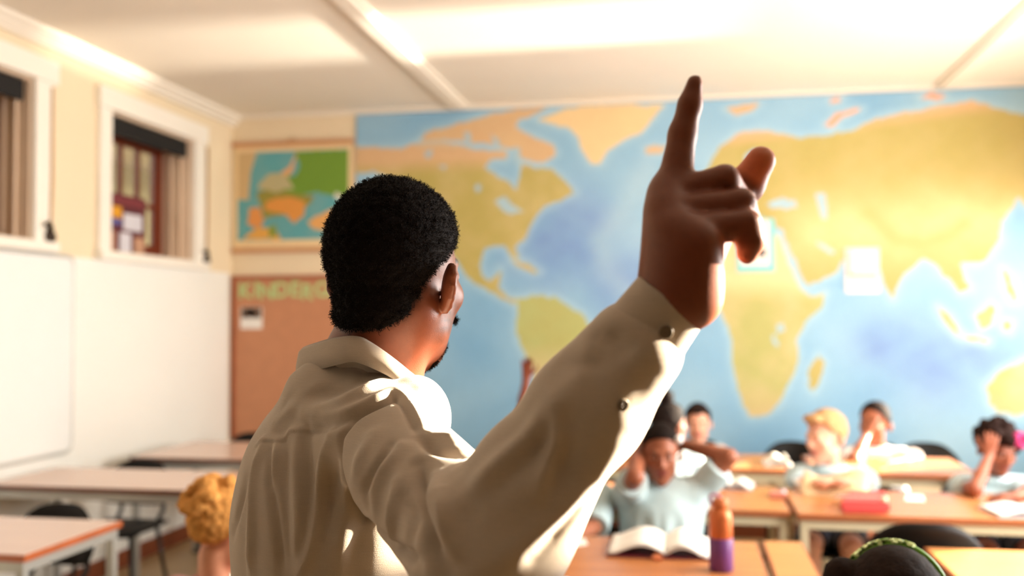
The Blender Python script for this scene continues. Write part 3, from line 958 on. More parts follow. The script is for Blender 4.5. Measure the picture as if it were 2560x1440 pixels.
def make_chair():
    r = thing('chair', 'x', 'chair', (0, 0, 0), 0, 'black school chairs')
    g = []
    for u in np.linspace(-1, 1, 13):
        row = []
        for v in np.linspace(0, 1, 9):
            hw = 0.205 * (1 - 0.22 * v ** 4 - 0.10 * (1 - v) ** 4)
            zz = 0.49 + 0.245 * v - 0.055 * (abs(u) ** 3.5) * v + 0.02 * (abs(u) ** 3) * (1 - v)
            row.append((u * hw, -0.205 - 0.05 * v + 0.055 * u * u, zz))
        g.append(row)
    MB().sheet(g, 0.012).build('backrest', m_black, r, True)
    g = []
    for u in np.linspace(-1, 1, 11):
        row = []
        for v in np.linspace(0, 1, 11):
            hw = 0.195 * (1 - 0.10 * (1 - v) ** 3) * (1 - 0.10 * v ** 6)
            row.append((u * hw, -0.19 + 0.39 * v - 0.02 * abs(u) ** 4 * v, 0.415 - 0.018 * (1 - u * u) * math.sin(PI * min(1, v * 1.2)) - 0.03 * max(0, v - 0.8) * 5 * 0.4))
        g.append(row)
    MB().sheet(g, 0.012).build('seat', m_black, r, True)
    for s in (-1, 1):
        MB().tube([(s * 0.12, -0.17, 0.40), (s * 0.125, -0.225, 0.46), (s * 0.13, -0.236, 0.60)], 0.012, 8).build('back_strut', m_bsteel, r, True)
        for t in (-1, 1):
            MB().tube([(s * 0.14, t * 0.13, 0.395), (s * 0.185, t * 0.185, 0.006)], 0.0115, 8).build('leg', m_bsteel, r, True)
    return r


chair0 = make_chair(); _chair_used = [False]


def chair(x, y, phi, label, group='black school chairs'):
    """phi: facing, 0 = towards the map wall"""
    c = chair0 if not _chair_used[0] else copy_tree(chair0)
    _chair_used[0] = True
    c.location = (x, y, 0); c.rotation_euler = (0, 0, -math.radians(phi)); c['label'] = label; c['group'] = group
    return c


def chair_at(px, py, Y, phi, label):
    q = onY(px, py, Y); return chair(q[0], Y, phi, label)


chair(onY(158, 1255, 3.75)[0], 3.50, 181, 'empty black chair tucked behind the near left desk with orange edge')
chair(onY(352, 1150, 4.98)[0], 4.78, 179, 'empty black chair tucked behind the second desk of the left row')
chair(onY(634, 1085, 6.32)[0], 6.09, 180, 'empty black chair in front of the brown notice board')
_c = chair_at(2285, 1340, 3.84, 3, 'black chair with its back to the sunlit desk at lower right')
_c.scale = (1.06, 1.0, 1.075)

# ================================================================== people
def frame_from(fwd, up=(0, 0, 1)):
    f = np.asarray(fwd, float); f = f / np.linalg.norm(f)
    u = np.asarray(up, float)
    r = np.cross(f, u); r /= np.linalg.norm(r)
    u = np.cross(r, f)
    return np.stack([r, f, u], 1)          # columns right, front, up


def rot_axis(axis, deg):
    return np.array(Matrix.Rotation(math.radians(deg), 3, Vector([float(v) for v in axis])))


def head_frame(phi, pitch=0.0, roll=0.0):
    """phi 0 looks to the map wall (+Y), 90 to +X; pitch down positive"""
    f = np.array([math.sin(math.radians(phi)), math.cos(math.radians(phi)), 0.0])
    R = frame_from(f)
    R = rot_axis(R[:, 0], -pitch) @ R
    return rot_axis(R[:, 1], roll) @ R


def head_prims(c, R, s=1.0, ears=True, fine=False):
    """head of life size times s around c (the point between the ears)"""
    def L(p): return c + R @ (np.array(p, float) * s)
    def E(p, r, k, RR=None): return Ell(L(p), np.array(r) * s, R if RR is None else R @ RR, k * s)
    def K(a, b, ra, rb, k): return Cone(L(a), L(b), ra * s, rb * s, k * s)
    pr = [E((0, -0.014, 0.032), (0.074, 0.094, 0.086), 0.02),
          E((0, 0.034, -0.030), (0.060, 0.062, 0.078), 0.03),
          K((-0.040, 0.02, -0.072), (0, 0.068, -0.096), 0.020, 0.019, 0.03),
          K((0.040, 0.02, -0.072), (0, 0.068, -0.096), 0.020, 0.019, 0.03),
          K((-0.030, 0.080, 0.026), (0.030, 0.080, 0.026), 0.012, 0.012, 0.015),
          E((-0.046, 0.062, -0.022), (0.015, 0.017, 0.016), 0.02), E((0.046, 0.062, -0.022), (0.015, 0.017, 0.016), 0.02),
          K((0, 0.092, 0.016), (0, 0.108, -0.020), 0.008, 0.011, 0.012),
          E((-0.012, 0.098, -0.025), (0.010, 0.011, 0.008), 0.006), E((0.012, 0.098, -0.025), (0.010, 0.011, 0.008), 0.006),
          E((0, 0.088, -0.052), (0.026, 0.012, 0.007), 0.006), E((0, 0.086, -0.063), (0.022, 0.012, 0.007), 0.006),
          Cut(E((-0.032, 0.098, 0.008), (0.018, 0.014, 0.010), 0.01), 0.012 * s), Cut(E((0.032, 0.098, 0.008), (0.018, 0.014, 0.010), 0.01), 0.012 * s),
          E((-0.032, 0.078, 0.008), (0.0135, 0.0135, 0.0115), 0.004), E((0.032, 0.078, 0.008), (0.0135, 0.0135, 0.0115), 0.004)]
    if ears:
        for sg in (-1, 1):
            tilt = np.array(Matrix.Rotation(math.radians(sg * 48), 3, 'Z')) @ np.array(Matrix.Rotation(math.radians(12), 3, 'X'))
            cx = np.array([sg * 0.087, -0.014, -0.018])
            pr.append(E(cx, (0.0065, 0.016, 0.028), 0.008, tilt))
            if fine:
                ax = tilt
                rim = []
                for a in np.linspace(-60, 250, 14):
                    t = math.radians(a)
                    rim.append(cx + ax @ np.array([sg * 0.004, -0.020 * math.cos(t) * 1.0, 0.034 * math.sin(t)]) * np.array([1, 1, 1]))
                # helix: from the front root over the top and down the back to the lobe
                path = [cx + ax @ np.array([sg * 0.004, y, z]) for y, z in ((0.012, 0.005), (0.012, 0.019), (0.005, 0.028), (-0.007, 0.028), (-0.015, 0.019), (-0.017, 0.004), (-0.013, -0.011), (-0.005, -0.023))]
                for a, b in zip(path, path[1:]):
                    pr.append(K(a, b, 0.0045, 0.0045, 0.003))
                pr.append(E(cx + ax @ np.array([sg * 0.001, 0.002, -0.026]), (0.0055, 0.009, 0.010), 0.006, tilt))
                pr.append(Cut(E(cx + ax @ np.array([sg * 0.010, 0.002, 0.004]), (0.008, 0.012, 0.020), 0.003, tilt), 0.003 * s))
                pr.append(E(cx + ax @ np.array([sg * 0.002, 0.016, -0.006]), (0.005, 0.005, 0.008), 0.004, tilt))
    return pr


def hand_prims(w, d, n, s=1.0, side=1, curl=0.25, spread=0.12):
    """relaxed hand: wrist w, pointing d, palm normal n, side +1 puts the thumb on cross(d, n)"""
    w = np.asarray(w, float); d = np.asarray(d, float) / np.linalg.norm(d)
    n = np.asarray(n, float); n = n - d * (n @ d); n /= np.linalg.norm(n)
    t = np.cross(d, n) * side
    pr = []
    L = 0.085 * s
    for a, off in ((0.026, 1), (0.0, 0), (-0.026, -1)):
        pr.append(Cone(w + d * 0.008 * s + t * a * 0.5 * s, w + d * L + t * a * s, 0.017 * s, 0.012 * s, 0.014 * s))
    first = True
    for a, ln in ((0.030, 0.068), (0.010, 0.076), (-0.010, 0.070), (-0.029, 0.055)):
        q = w + d * (L * (1 if abs(a) < 0.02 else 0.95)) + t * a * s
        dd = d + t * a / 0.03 * spread
        dd /= np.linalg.norm(dd)
        seg = [0.45, 0.32, 0.23]
        r = 0.0088 * s
        ang = 0.0
        for i, sg in enumerate(seg):
            ang += curl * (1.0 + 0.4 * i)
            e = dd * math.cos(ang) + n * math.sin(ang)
            q2 = q + e * ln * sg * s
            pr.append(Cone(q, q2, r, r * 0.9, 0.006 * s))
            q, r = q2, r * 0.92
    q = w + d * 0.022 * s + t * 0.022 * s
    for e, ln, r in ((d * 0.6 + t * 0.75 + n * 0.25, 0.042, 0.012), (d * 0.85 + t * 0.4 + n * 0.3, 0.032, 0.0105), (d * 0.95 + t * 0.2 + n * 0.3, 0.024, 0.0095)):
        e = e / np.linalg.norm(e); q2 = q + e * ln * s
        pr.append(Cone(q, q2, r * s, r * 0.92 * s, 0.008 * s)); q = q2
    return pr


def skin_cols(V, c, R, s, base, lips, hairc, brow=True, eye=(50, 30, 20)):
    """pigment of the face: eyes, brows and lips"""
    q = (V - c) @ R / s
    col = np.tile(lin(base), (len(V), 1))
    f = q[:, 1] > 0.05

    def el(p, r):
        return (((q - np.array(p)) / np.array(r)) ** 2).sum(1)
    m = f & ((el((0, 0.095, -0.052), (0.027, 0.03, 0.009)) < 1) | (el((0, 0.095, -0.063), (0.023, 0.03, 0.009)) < 1)); col[m] = lin(lips)
    for sg in (-1, 1):
        m = f & (el((sg * 0.032, 0.088, 0.008), (0.0115, 0.03, 0.0042)) < 1); col[m] = lin((214, 206, 198))
        m = f & (el((sg * 0.032, 0.09, 0.008), (0.0058, 0.03, 0.0048)) < 1); col[m] = lin(eye)
        if brow:
            m = f & (el((sg * 0.033, 0.088, 0.030), (0.019, 0.03, 0.0048)) < 1); col[m] = lin(hairc)
    return col


m_skin = M('skin', (255, 255, 255), 0.48, 0.05, 60, 0.10, 500, attr='Col', spec=0.35)
_hairm = {}


def hair_mat(col):
    if col not in _hairm:
        _hairm[col] = M('hair_%d_%d_%d' % col, col, 0.75, 0.3, 90, 0.6, 220, spec=0.07)
    return _hairm[col]


def fabric(name, col, var=0.05):
    return M(name, col, 0.85, var, 30, 0.12, 700, sheen=0.2, spec=0.2)


def hair_cap(c, R, s, style, prims_extra=(), h=0.006, line=None, thick=0.016, noise=0.0, nf=60):
    """hair volume over the skull, trimmed along a hairline"""
    def L(p): return c + R @ (np.array(p, float) * s)
    base = [Ell(L((0, -0.016, 0.034)), np.array((0.074 + thick, 0.094 + thick, 0.087 + thick)) * s, R, 0.01)]
    base += list(prims_extra)
    if line is None:
        line = ((-0.13, -0.075), (-0.06, -0.062), (-0.028, -0.02), (-0.012, 0.02), (0.018, 0.030), (0.034, 0.055), (0.05, 0.080), (0.065, 0.094), (0.12, 0.100))
    ly = np.array([p[0] for p in line]); lz = np.array([p[1] for p in line])
    ex = list(prims_extra)

    def post(p, v):
        q = (p - c) @ R / s
        cutz = np.interp(q[:, 1], ly, lz)
        g = (cutz - q[:, 2]) * s * 0.8
        v0 = Ell(L((0, -0.016, 0.034)), np.array((0.074 + thick, 0.094 + thick, 0.087 + thick)) * s, R).d(p)
        if noise:
            v0 = v0 - noise * wobble(q, nf, 1.0)
        a = np.maximum(v0, g)
        for e in ex:
            ve = e.d(p)
            if noise:
                ve = ve - noise * wobble(q, nf, 2.0)
            a = smin(a, ve, 0.008)
        return a
    return mesh_prims(base, h, post)


def torso_prims(SL, SR, HL, HR, neck, s, R):
    """trunk between shoulders and hips; R columns right/front/up"""
    sm = (SL + SR) / 2; hm = (HL + HR) / 2
    sw = np.linalg.norm(SR - SL) / 2
    up = (sm - hm) / np.linalg.norm(sm - hm)
    RT = frame_from(R[:, 1], up)
    # keep the right axis along the shoulders
    r = (SR - SL) / np.linalg.norm(SR - SL); f = np.cross(up, r); f /= np.linalg.norm(f); RT = np.stack([r, f, np.cross(r, f)], 1)
    Lh = np.linalg.norm(sm - hm)
    return [Ell(sm * 0.72 + hm * 0.28, (sw * 1.06, sw * 0.74, Lh * 0.42), RT, 0.04 * s),
            Ell(sm * 0.35 + hm * 0.65, (sw * 0.92, sw * 0.68, Lh * 0.45), RT, 0.05 * s),
            Ell(hm, (sw * 1.0, sw * 0.76, Lh * 0.28), RT, 0.05 * s),
            Cone(SL * 0.9 + sm * 0.1, SR * 0.9 + sm * 0.1, sw * 0.40, sw * 0.40, 0.05 * s),
            Cone(neck - up * 0.052 * s, SL * 0.75 + sm * 0.25, sw * 0.34, sw * 0.32, 0.04 * s),
            Cone(neck - up * 0.052 * s, SR * 0.75 + sm * 0.25, sw * 0.34, sw * 0.32, 0.04 * s)]


people = []


def pupil(label, x, y, phi, head, head_phi, head_pitch=8, head_roll=0, s=0.9, skin=(120, 70, 48), lips=(130, 66, 56), hairc=(26, 18, 15), shirt=(182, 204, 208), pants=(38, 44, 60),
          armL=None, armR=None, style='short', h=0.0065, eye=(50, 30, 20), lean=0.0, shirt_len=0.55, hands=True, sleeve=0.62, knees=None, legs_cover=0.55):
    """a seated child. x, y: seat; phi: facing of the body; head: world position of the point between the ears.
    armL / armR: (elbow, wrist, hand direction, palm normal) in world space"""
    root = thing('person', label, 'person', (x, y, 0), 0, 'pupils in the classroom')
    f = np.array([math.sin(math.radians(phi)), math.cos(math.radians(phi)), 0.0])
    R0 = frame_from(f)
    o = np.array([x, y, 0.0])

    def W(p): return o + R0 @ np.array(p, float)
    head = np.asarray(head, float)
    RH = head_frame(head_phi, head_pitch, head_roll)
    HL, HR = W((-0.075, 0, 0.475)), W((0.075, 0, 0.475))
    neck_top = head + RH @ np.array((0, -0.022, -0.075)) * s
    chest_xy = head[:2] * 0.75 + o[:2] * 0.25
    nz = head[2] - 0.175 * s
    neck = np.array([neck_top[0] * 0.7 + chest_xy[0] * 0.3, neck_top[1] * 0.7 + chest_xy[1] * 0.3, nz]) - f * 0.01
    sh_z = nz - 0.045 * s
    sw = 0.135 * (s / 0.9)
    SC = np.array([neck[0], neck[1], sh_z]) - f * 0.012
    SL, SR = SC - R0[:, 0] * sw, SC + R0[:, 0] * sw
    if armL and len(armL) > 4: SL = SL + np.asarray(armL[4])
    if armR and len(armR) > 4: SR = SR + np.asarray(armR[4])
    tp = torso_prims(SL, SR, HL, HR, neck, s, R0)
    body = list(tp)
    if knees is None:
        knees = (W((-0.09, 0.36, 0.475)), W((0.09, 0.36, 0.475)))
    legs, lower = [], []
    for H_, K_, sg in ((HL, knees[0], -1), (HR, knees[1], 1)):
        A_ = K_ * np.array([1, 1, 0]) + np.array([0, 0, 0.085]) - f * 0.03
        T_ = A_ + f * 0.13 + np.array([0, 0, -0.05])
        legs += [Cone(H_, K_, 0.068 * s, 0.05 * s, 0.04)]
        lower += [Cone(K_, K_ * 0.6 + A_ * 0.4 - f * 0.012, 0.047 * s, 0.047 * s, 0.02), Cone(K_ * 0.6 + A_ * 0.4 - f * 0.012, A_, 0.045 * s, 0.03 * s, 0.03), Cone(A_ - np.array([0, 0, 0.04]), T_, 0.028 * s, 0.022 * s, 0.02)]
    body += legs + lower
    body += [Cone(neck - np.array([0, 0, 0.03]), neck_top, 0.044 * s, 0.041 * s, 0.03)]
    body += head_prims(head, RH, s)
    arms = []
    for arm, S_, side in ((armL, SL, -1), (armR, SR, 1)):
        if arm is None:   # forearm resting on the desk in front
            E_ = S_ + f * 0.10 + np.array([0, 0, -0.21]) * s + R0[:, 0] * side * 0.05
            W_ = E_ + f * 0.17 + R0[:, 0] * (-side) * 0.05; W_[2] = max(0.75, E_[2])
            dd, nn = f * 1.0 - R0[:, 0] * side * 0.4, np.array([0, 0, -1.0])
        else:
            E_, W_, dd, nn = [np.asarray(v, float) for v in arm[:4]]
        arms.append((S_, E_, W_))
        body += [Cone(S_, E_, 0.043 * s, 0.035 * s, 0.03), Cone(E_, E_ * 0.6 + W_ * 0.4, 0.034 * s, 0.032 * s, 0.015), Cone(E_ * 0.6 + W_ * 0.4, W_, 0.032 * s, 0.022 * s, 0.015)]
        if hands:
            body += hand_prims(W_, dd, nn, s * 0.86, side=side, curl=0.28)
    V, F = mesh_prims(body, h)
    cols = skin_cols(V, head, RH, s, skin, lips, hairc, eye=eye)
    np_mesh('body', V, F, m_skin, root, cols)
    # shirt with short sleeves
    sp = [p.grow(0.014) for p in tp]
    ends = []
    for S_, E_, W_ in arms:
        t = S_ + (E_ - S_) * sleeve
        sp.append(Cone(S_, t, 0.043 * s + 0.016, 0.040 * s + 0.024, 0.03)); ends.append((t, (E_ - S_) / np.linalg.norm(E_ - S_), S_))
    low = 0.475 - 0.02

    def post(p, v):
        folds = 0.0075 * np.sin(np.abs((p - SC) @ R0[:, 0]) * 85 + (p[:, 2] - sh_z) * 28 + 3 * np.sin(p[:, 2] * 14)) * np.clip((sh_z - p[:, 2]) / 0.12, 0, 1)
        v = v + folds + 0.003 * wobble(p, 22, 3.0)
        v = np.maximum(v, low - p[:, 2])
        for t, d, S_ in ends:
            near = np.linalg.norm(p - t, axis=1) < 0.11 * s
            v = np.where(near, np.maximum(v, (p - t) @ d), v)
        # neck opening
        v = np.maximum(v, 0.052 * s - np.linalg.norm(np.cross(p - neck, (neck_top - neck) / np.linalg.norm(neck_top - neck)), axis=1) - 0.25 * np.maximum(0, neck[2] - 0.01 - p[:, 2]) * 100)
        return v
    V, F = mesh_prims(sp, h, post)
    sm = fabric('cotton_%d_%d_%d' % shirt, shirt)
    so = np_mesh('shirt', V, F, sm, root)
    # folded collar
    ring_t, ring_b = [], []
    ax = (neck_top - neck) / np.linalg.norm(neck_top - neck)
    for k in range(25):
        a = 2 * PI * k / 24
        e = R0[:, 0] * math.sin(a) - R0[:, 1] * math.cos(a)        # starts at the nape
        drop = 0.012 + 0.020 * (1 - math.cos(a)) / 2
        ring_t.append(neck + ax * (0.070 - drop) * s + e * 0.053 * s)
        ring_b.append(neck + ax * (0.034 - drop * 1.1) * s + e * (0.090 + 0.008 * math.cos(3 * a)) * s)
    MB().sheet([ring_t, [(a + b) / 2 + ax * 0.006 for a, b in zip(ring_t, ring_b)], ring_b], 0.004).build('collar', sm, so, True)
    # trousers or shorts
    pp = [tp[2].grow(0.010)] + [c.grow(0.012) for c in legs]
    if legs_cover > 0.9:
        pp += [c.grow(0.012) for c in lower if c.ra > 0.03]

    def postp(p, v):
        v = np.maximum(v, p[:, 2] - 0.56) + 0.003 * wobble(p, 25, 5.0)
        if legs_cover <= 0.9:
            v = np.maximum(v, (p - o) @ f - 0.36 * legs_cover / 0.55 * 0.75)
        return v
    V, F = mesh_prims(pp, 0.009, postp)
    np_mesh('trousers', V, F, fabric('twill_%d_%d_%d' % pants, pants), root)
    for c in (lower[2], lower[5]):
        V, F = mesh_prims([c.grow(0.012), Cone(c.b + np.array([0, 0, -0.008]), c.a + np.array([0, 0, -0.008]), c.rb + 0.008, c.ra + 0.004, 0.02)], 0.008, lambda p, v: np.maximum(v, 0.003 - p[:, 2]))
        np_mesh('shoe', V, F, M('black_shoe_leather', (28, 24, 22), 0.4), root)
    # hair
    hm = hair_mat(hairc)
    def L(p): return head + RH @ (np.array(p, float) * s)
    hh = max(0.0045, h * 0.8)
    if style == 'short':
        V, F = hair_cap(head, RH, s, style, h=hh, thick=0.010, noise=0.002); np_mesh('hair', V, F, hm, root)
    elif style == 'boy':
        V, F = hair_cap(head, RH, s, style, [Ell(L((0.0, 0.07, 0.105)), np.array((0.05, 0.035, 0.022)) * s, RH)], h=hh, thick=0.014, noise=0.004, nf=70); np_mesh('hair', V, F, hm, root)
    elif style == 'pulled':
        V, F = hair_cap(head, RH, s, style, h=hh, thick=0.009, line=((-0.13, -0.07), (-0.05, -0.06), (-0.02, 0.0), (0.01, 0.03), (0.036, 0.06), (0.055, 0.082), (0.07, 0.090), (0.12, 0.095))); ho = np_mesh('hair', V, F, hm, root)
        V, F = mesh_prims([Ell(L((0, -0.12, 0.03)), np.array((0.04, 0.035, 0.04)) * s), Cone(L((0.055, -0.10, -0.02)), L((0.07, -0.06, -0.14)), 0.024 * s, 0.012 * s, 0.02)], hh); np_mesh('ponytail', V, F, hm, root)
    elif style == 'bun':
        V, F = hair_cap(head, RH, s, style, h=hh, thick=0.016, noise=0.003); np_mesh('hair', V, F, hm, root)
        V, F = mesh_prims([Ell(L((0, -0.03, 0.158)), np.array((0.046, 0.046, 0.048)) * s)], hh, lambda p, v: v - 0.003 * wobble(p, 90, 1)); np_mesh('hair_bun', V, F, hm, root)
    elif style == 'curly':
        ex = []
        r = np.random.default_rng(3)
        for k in range(46):
            d = r.normal(size=3); d /= np.linalg.norm(d)
            if d[1] > 0.45 and d[2] < 0.45: continue
            if d[2] < -0.35: continue
            ex.append(Ell(L(np.array([0, -0.016, 0.04]) + d * np.array([0.092, 0.108, 0.10])), np.full(3, 0.027 * s)))
        V, F = hair_cap(head, RH, s, style, ex, h=hh, thick=0.022, noise=0.005, nf=80, line=((-0.13, -0.08), (-0.03, -0.05), (0.0, 0.0), (0.04, 0.04), (0.07, 0.06), (0.12, 0.07))); np_mesh('hair', V, F, hm, root)
    elif style == 'updo':
        ex = []
        r = np.random.default_rng(5)
        for k in range(60):
            d = r.normal(size=3); d /= np.linalg.norm(d)
            if d[1] > 0.3 or d[2] < -0.05: continue
            ex.append(Ell(L(np.array([0, -0.03, 0.05]) + d * np.array([0.082, 0.095, 0.085])), np.array((0.024, 0.024, 0.018)) * s, rot_axis((1, 0.3, 0.2), r.uniform(0, 180))))
        V, F = hair_cap(head, RH, s, style, ex, h=0.0042, thick=0.010, noise=0.004, nf=110, line=((-0.13, -0.045), (-0.05, -0.04), (-0.02, 0.0), (0.01, 0.03), (0.05, 0.05), (0.12, 0.07))); np_mesh('hair', V, F, hm, root)
    elif style == 'smooth':
        ex = [Ell(L((-0.086, -0.03, 0.070)), np.array((0.034, 0.038, 0.038)) * s, RH), Cone(L((-0.05, -0.05, 0.0)), L((-0.06, -0.06, -0.12)), 0.035 * s, 0.025 * s), Cone(L((0.05, -0.05, 0.0)), L((0.06, -0.06, -0.12)), 0.035 * s, 0.025 * s), Cone(L((0, -0.08, 0.0)), L((0, -0.09, -0.13)), 0.04 * s, 0.03 * s)]
        V, F = hair_cap(head, RH, s, style, ex, h=0.005, thick=0.014, noise=0.0012, nf=150); np_mesh('hair', V, F, hm, root)
    elif style == 'braids':
        V, F = hair_cap(head, RH, s, style, h=0.0055, thick=0.012, noise=0.002, nf=120); np_mesh('hair', V, F, hm, root)
        for bx, by in ((0.075, -0.03), (0.088, -0.012), (-0.075, -0.03), (-0.06, -0.07), (0.05, -0.08)):
            pth = smooth_path([L((bx, by, 0.0)), L((bx * 1.25, by - 0.01, -0.08)), L((bx * 1.35, by, -0.17)), L((bx * 1.3, by + 0.01, -0.27))], 8)
            rr_ = [(0.011 + 0.0025 * math.sin(k * 1.6)) * s for k in range(len(pth))]
            b_ = MB().tube(pth, rr_, 8).build('braid', hm, root, True)
            q = L((bx * 1.25, by + 0.015, -0.075))
            bb = MB(); bb.lathe([(0.004, -0.011), (0.010, -0.008), (0.0125, 0), (0.010, 0.008), (0.004, 0.011)], c=q, n=10); bb.build('bead', M('white_bead', (240, 236, 236), 0.3), b_, True)
    for ch in root.children:
        ch.matrix_parent_inverse = Matrix.Translation((-x, -y, 0))
    people.append(root)
    return root, head, RH, L


UPR = np.array([0, 0, 1.0])
# girl with her hands behind her head, in front of us
g_head = onY(1652, 1133, 3.90)
pupil('girl in pale blue shirt with hands clasped behind her head at the open book', g_head[0], 3.87, 180, g_head, 176, 12, 0, 0.92, skin=(148, 88, 62), style='pulled', h=0.005,
      armL=(onY(1822, 1142, 3.90), onY(1712, 1112, 4.02), np.array([-1, 0.35, 0.1]), np.array([0, -1, 0]), np.array([0.0, 0, 0.035])),
      armR=(onY(1588, 1192, 3.72), onY(1596, 1108, 4.02), np.array([0.9, 0.5, 0.2]), np.array([0, -1, 0]), np.array([0.0, 0, 0.03])), sleeve=0.72)
# child writing beside her, mostly hidden by the teacher's arm
w_head = onY(1418, 1128, 3.92)
pupil('pupil in pale blue shirt writing at the desk, mostly hidden behind the raised sleeve', w_head[0], 3.87, 180, w_head, 180, 20, 0, 0.9, skin=(150, 92, 66), style='short', h=0.008,
      armL=(onY(1482, 1318, 3.80), onY(1440, 1338, 3.58), np.array([-0.7, -0.6, -0.1]), np.array([0, 0, -1])), sleeve=0.98)
# child raising an arm further back
r_head = onY(1372, 1095, 5.0)
pupil('pupil raising one thin bare arm high behind the teacher', r_head[0], 4.99, 180, r_head, 180, 2, 0, 0.88, skin=(128, 66, 44), style='short', h=0.008,
      armR=(onY(1306, 1030, 4.96), onY(1316, 945, 4.95), np.array([0.05, 0.0, 1]), np.array([0, -1, 0]), np.array([0, 0, 0.03])), sleeve=0.35)
l_head = onY(1580, 1085, 6.0)
pupil('dark haired pupil peeping out between the raised sleeve and the girl', l_head[0], 6.08, 180, l_head, 172, 5, 0, 0.98, skin=(140, 76, 52), style='short', h=0.0075)
b_head = onY(1674, 1062, 5.02)
pupil('pupil with a dark top bun turned away behind the girl', b_head[0], 5.0, 165, b_head, 40, 0, 0, 0.9, skin=(120, 70, 50), style='bun', h=0.0075)
k_head = onY(1745, 1058, 6.05)
pupil('fair skinned dark haired pupil in pale blue shirt at the back row', k_head[0], 6.15, 180, k_head, 178, 10, 0, 0.92, skin=(224, 164, 136), lips=(200, 112, 104), hairc=(38, 26, 22), style='boy', h=0.007)
bl_head = onY(2064, 1092, 4.86)
pupil('blond boy in pale blue shirt looking aside over his papers', bl_head[0] + 0.03, 4.94, 188, bl_head, 232, 10, 0, 0.98, skin=(232, 178, 150), lips=(210, 124, 112), hairc=(184, 144, 100), eye=(80, 90, 100), style='boy', h=0.0055,
      armR=(onY(2010, 1215, 4.72), onY(2060, 1212, 4.55), np.array([0.8, -0.3, 0.35]), np.array([0, 0, -1])),
      armL=(onY(2165, 1205, 4.78), onY(2105, 1212, 4.56), np.array([-0.8, -0.3, 0.3]), np.array([0, 0, -1])), sleeve=0.8)
t_head = onY(2186, 1058, 5.98)
pupil('pupil in glaring sunlit white shirt leaning cheek on hand at the back', t_head[0] + 0.04, 6.12, 190, t_head, 215, 4, 0, 1.0, skin=(150, 88, 60), hairc=(34, 22, 18), shirt=(236, 232, 226), style='short',
      armL=(onY(2285, 1148, 5.82), onY(2215, 1160, 5.62), np.array([-1, -0.2, 0]), np.array([0, 0, -1])),
      armR=(onY(2135, 1150, 5.66), onY(2168, 1085, 5.86), np.array([0.3, 0.3, 0.9]), np.array([0.5, 0.5, 0.2])), sleeve=0.9)
c_head = onY(2494, 1122, 4.82)
_, ch, cR, cL = pupil('curly haired pupil resting cheek on hand over a paper, pink flower in hair', c_head[0], 4.93, 184, c_head, 165, 22, 0, 0.9, skin=(146, 84, 60), hairc=(36, 22, 18), style='curly',
      armR=(onY(2438, 1222, 4.55), onY(2472, 1140, 4.70), np.array([0.2, 0.1, 1]), np.array([0.3, 0.9, 0.2])),
      armL=(onY(2580, 1230, 4.6), onY(2540, 1240, 4.45), np.array([-1, -0.2, 0]), np.array([0, 0, -1])))
f_head = P(2238, 1558, 1.64)
_, fh, fR, fL = pupil('pupil seen from behind with smooth dark brown hair and sparkling green band', f_head[0], f_head[1] - 0.08, 8, f_head, 12, 10, 0, 0.96, skin=(150, 96, 70), hairc=(28, 17, 12), style='smooth', h=0.006)
o_head = P(562, 1322, 2.60)
pupil('pupil with ginger blond curly updo half hidden by the teacher', o_head[0], o_head[1] - 0.05, 20, o_head, 30, 12, 0, 0.94, skin=(226, 160, 126), lips=(206, 120, 110), hairc=(218, 156, 86), shirt=(222, 150, 150), style='updo', h=0.0055)
d_head = P(1296, 1300, 2.52)
pupil('pupil with dark beaded braids on the near side of the book desk', d_head[0], d_head[1] - 0.04, 5, d_head, 8, 8, 0, 0.92, skin=(150, 84, 58), hairc=(24, 17, 14), style='braids', h=0.0075)

for hd, yy, ph, lb in ((g_head, 3.85, 180, 'chair of the girl with raised elbows'), (w_head, 3.85, 180, 'chair of the writing pupil behind the sleeve'), (r_head, 4.99, 180, 'chair of the pupil raising an arm'),
                       (l_head, 6.10, 180, 'chair of the peeping pupil beside the sleeve'), (b_head, 4.99, 178, 'chair of the pupil with the top bun'), (k_head, 6.17, 180, 'chair of the fair back row pupil'),
                       (bl_head, 4.93, 182, 'chair of the blond boy'), (t_head, 6.14, 190, 'chair of the sunlit white shirt pupil'), (c_head, 4.93, 181, 'chair of the curly haired pupil')):
    chair(hd[0] + (0.03 if hd is bl_head else 0.04 if hd is t_head else 0), yy, ph, 'black ' + lb)
chair(f_head[0], f_head[1] - 0.09, 8, 'black chair of the pupil with the green hair band')
chair(o_head[0], o_head[1] - 0.06, 20, 'black chair of the ginger blond pupil')
chair(d_head[0], d_head[1] - 0.05, 5, 'black chair of the pupil with beaded braids')
chair_at(1992, 1118, 6.12, 180, 'empty black chair in the back row behind the blond boy')
chair_at(2328, 1126, 6.18, 185, 'empty black chair in the back row right of the sunlit pupil')

# ================================================================== the teacher
t_phi = 29 - math.degrees(YAW)
TH = P(999, 692, 1.33)
TR = head_frame(t_phi, 4, 0)
tb = P(842, 1290, 1.37)
teacher = thing('person', 'man in beige shirt seen from behind, right arm raised and index finger pointing up', 'person', (tb[0], tb[1], 0))


def TL(p): return TH + TR @ np.array(p, float)


RS, LS = P(965, 1118, 1.19), P(806, 1092, 1.50)
NB = P(915, 985, 1.345)
EL, WR = P(1205, 1372, 0.975), P(1690, 742, 0.925)
r_ = RS - LS; r_[2] = 0; r_ /= np.linalg.norm(r_)
TF = np.stack([r_, np.cross(UPR, r_), UPR], 1)
C1, C2 = P(848, 1280, 1.37), P(842, 1540, 1.38)
hipc = np.array([C2[0], C2[1], 0.90])

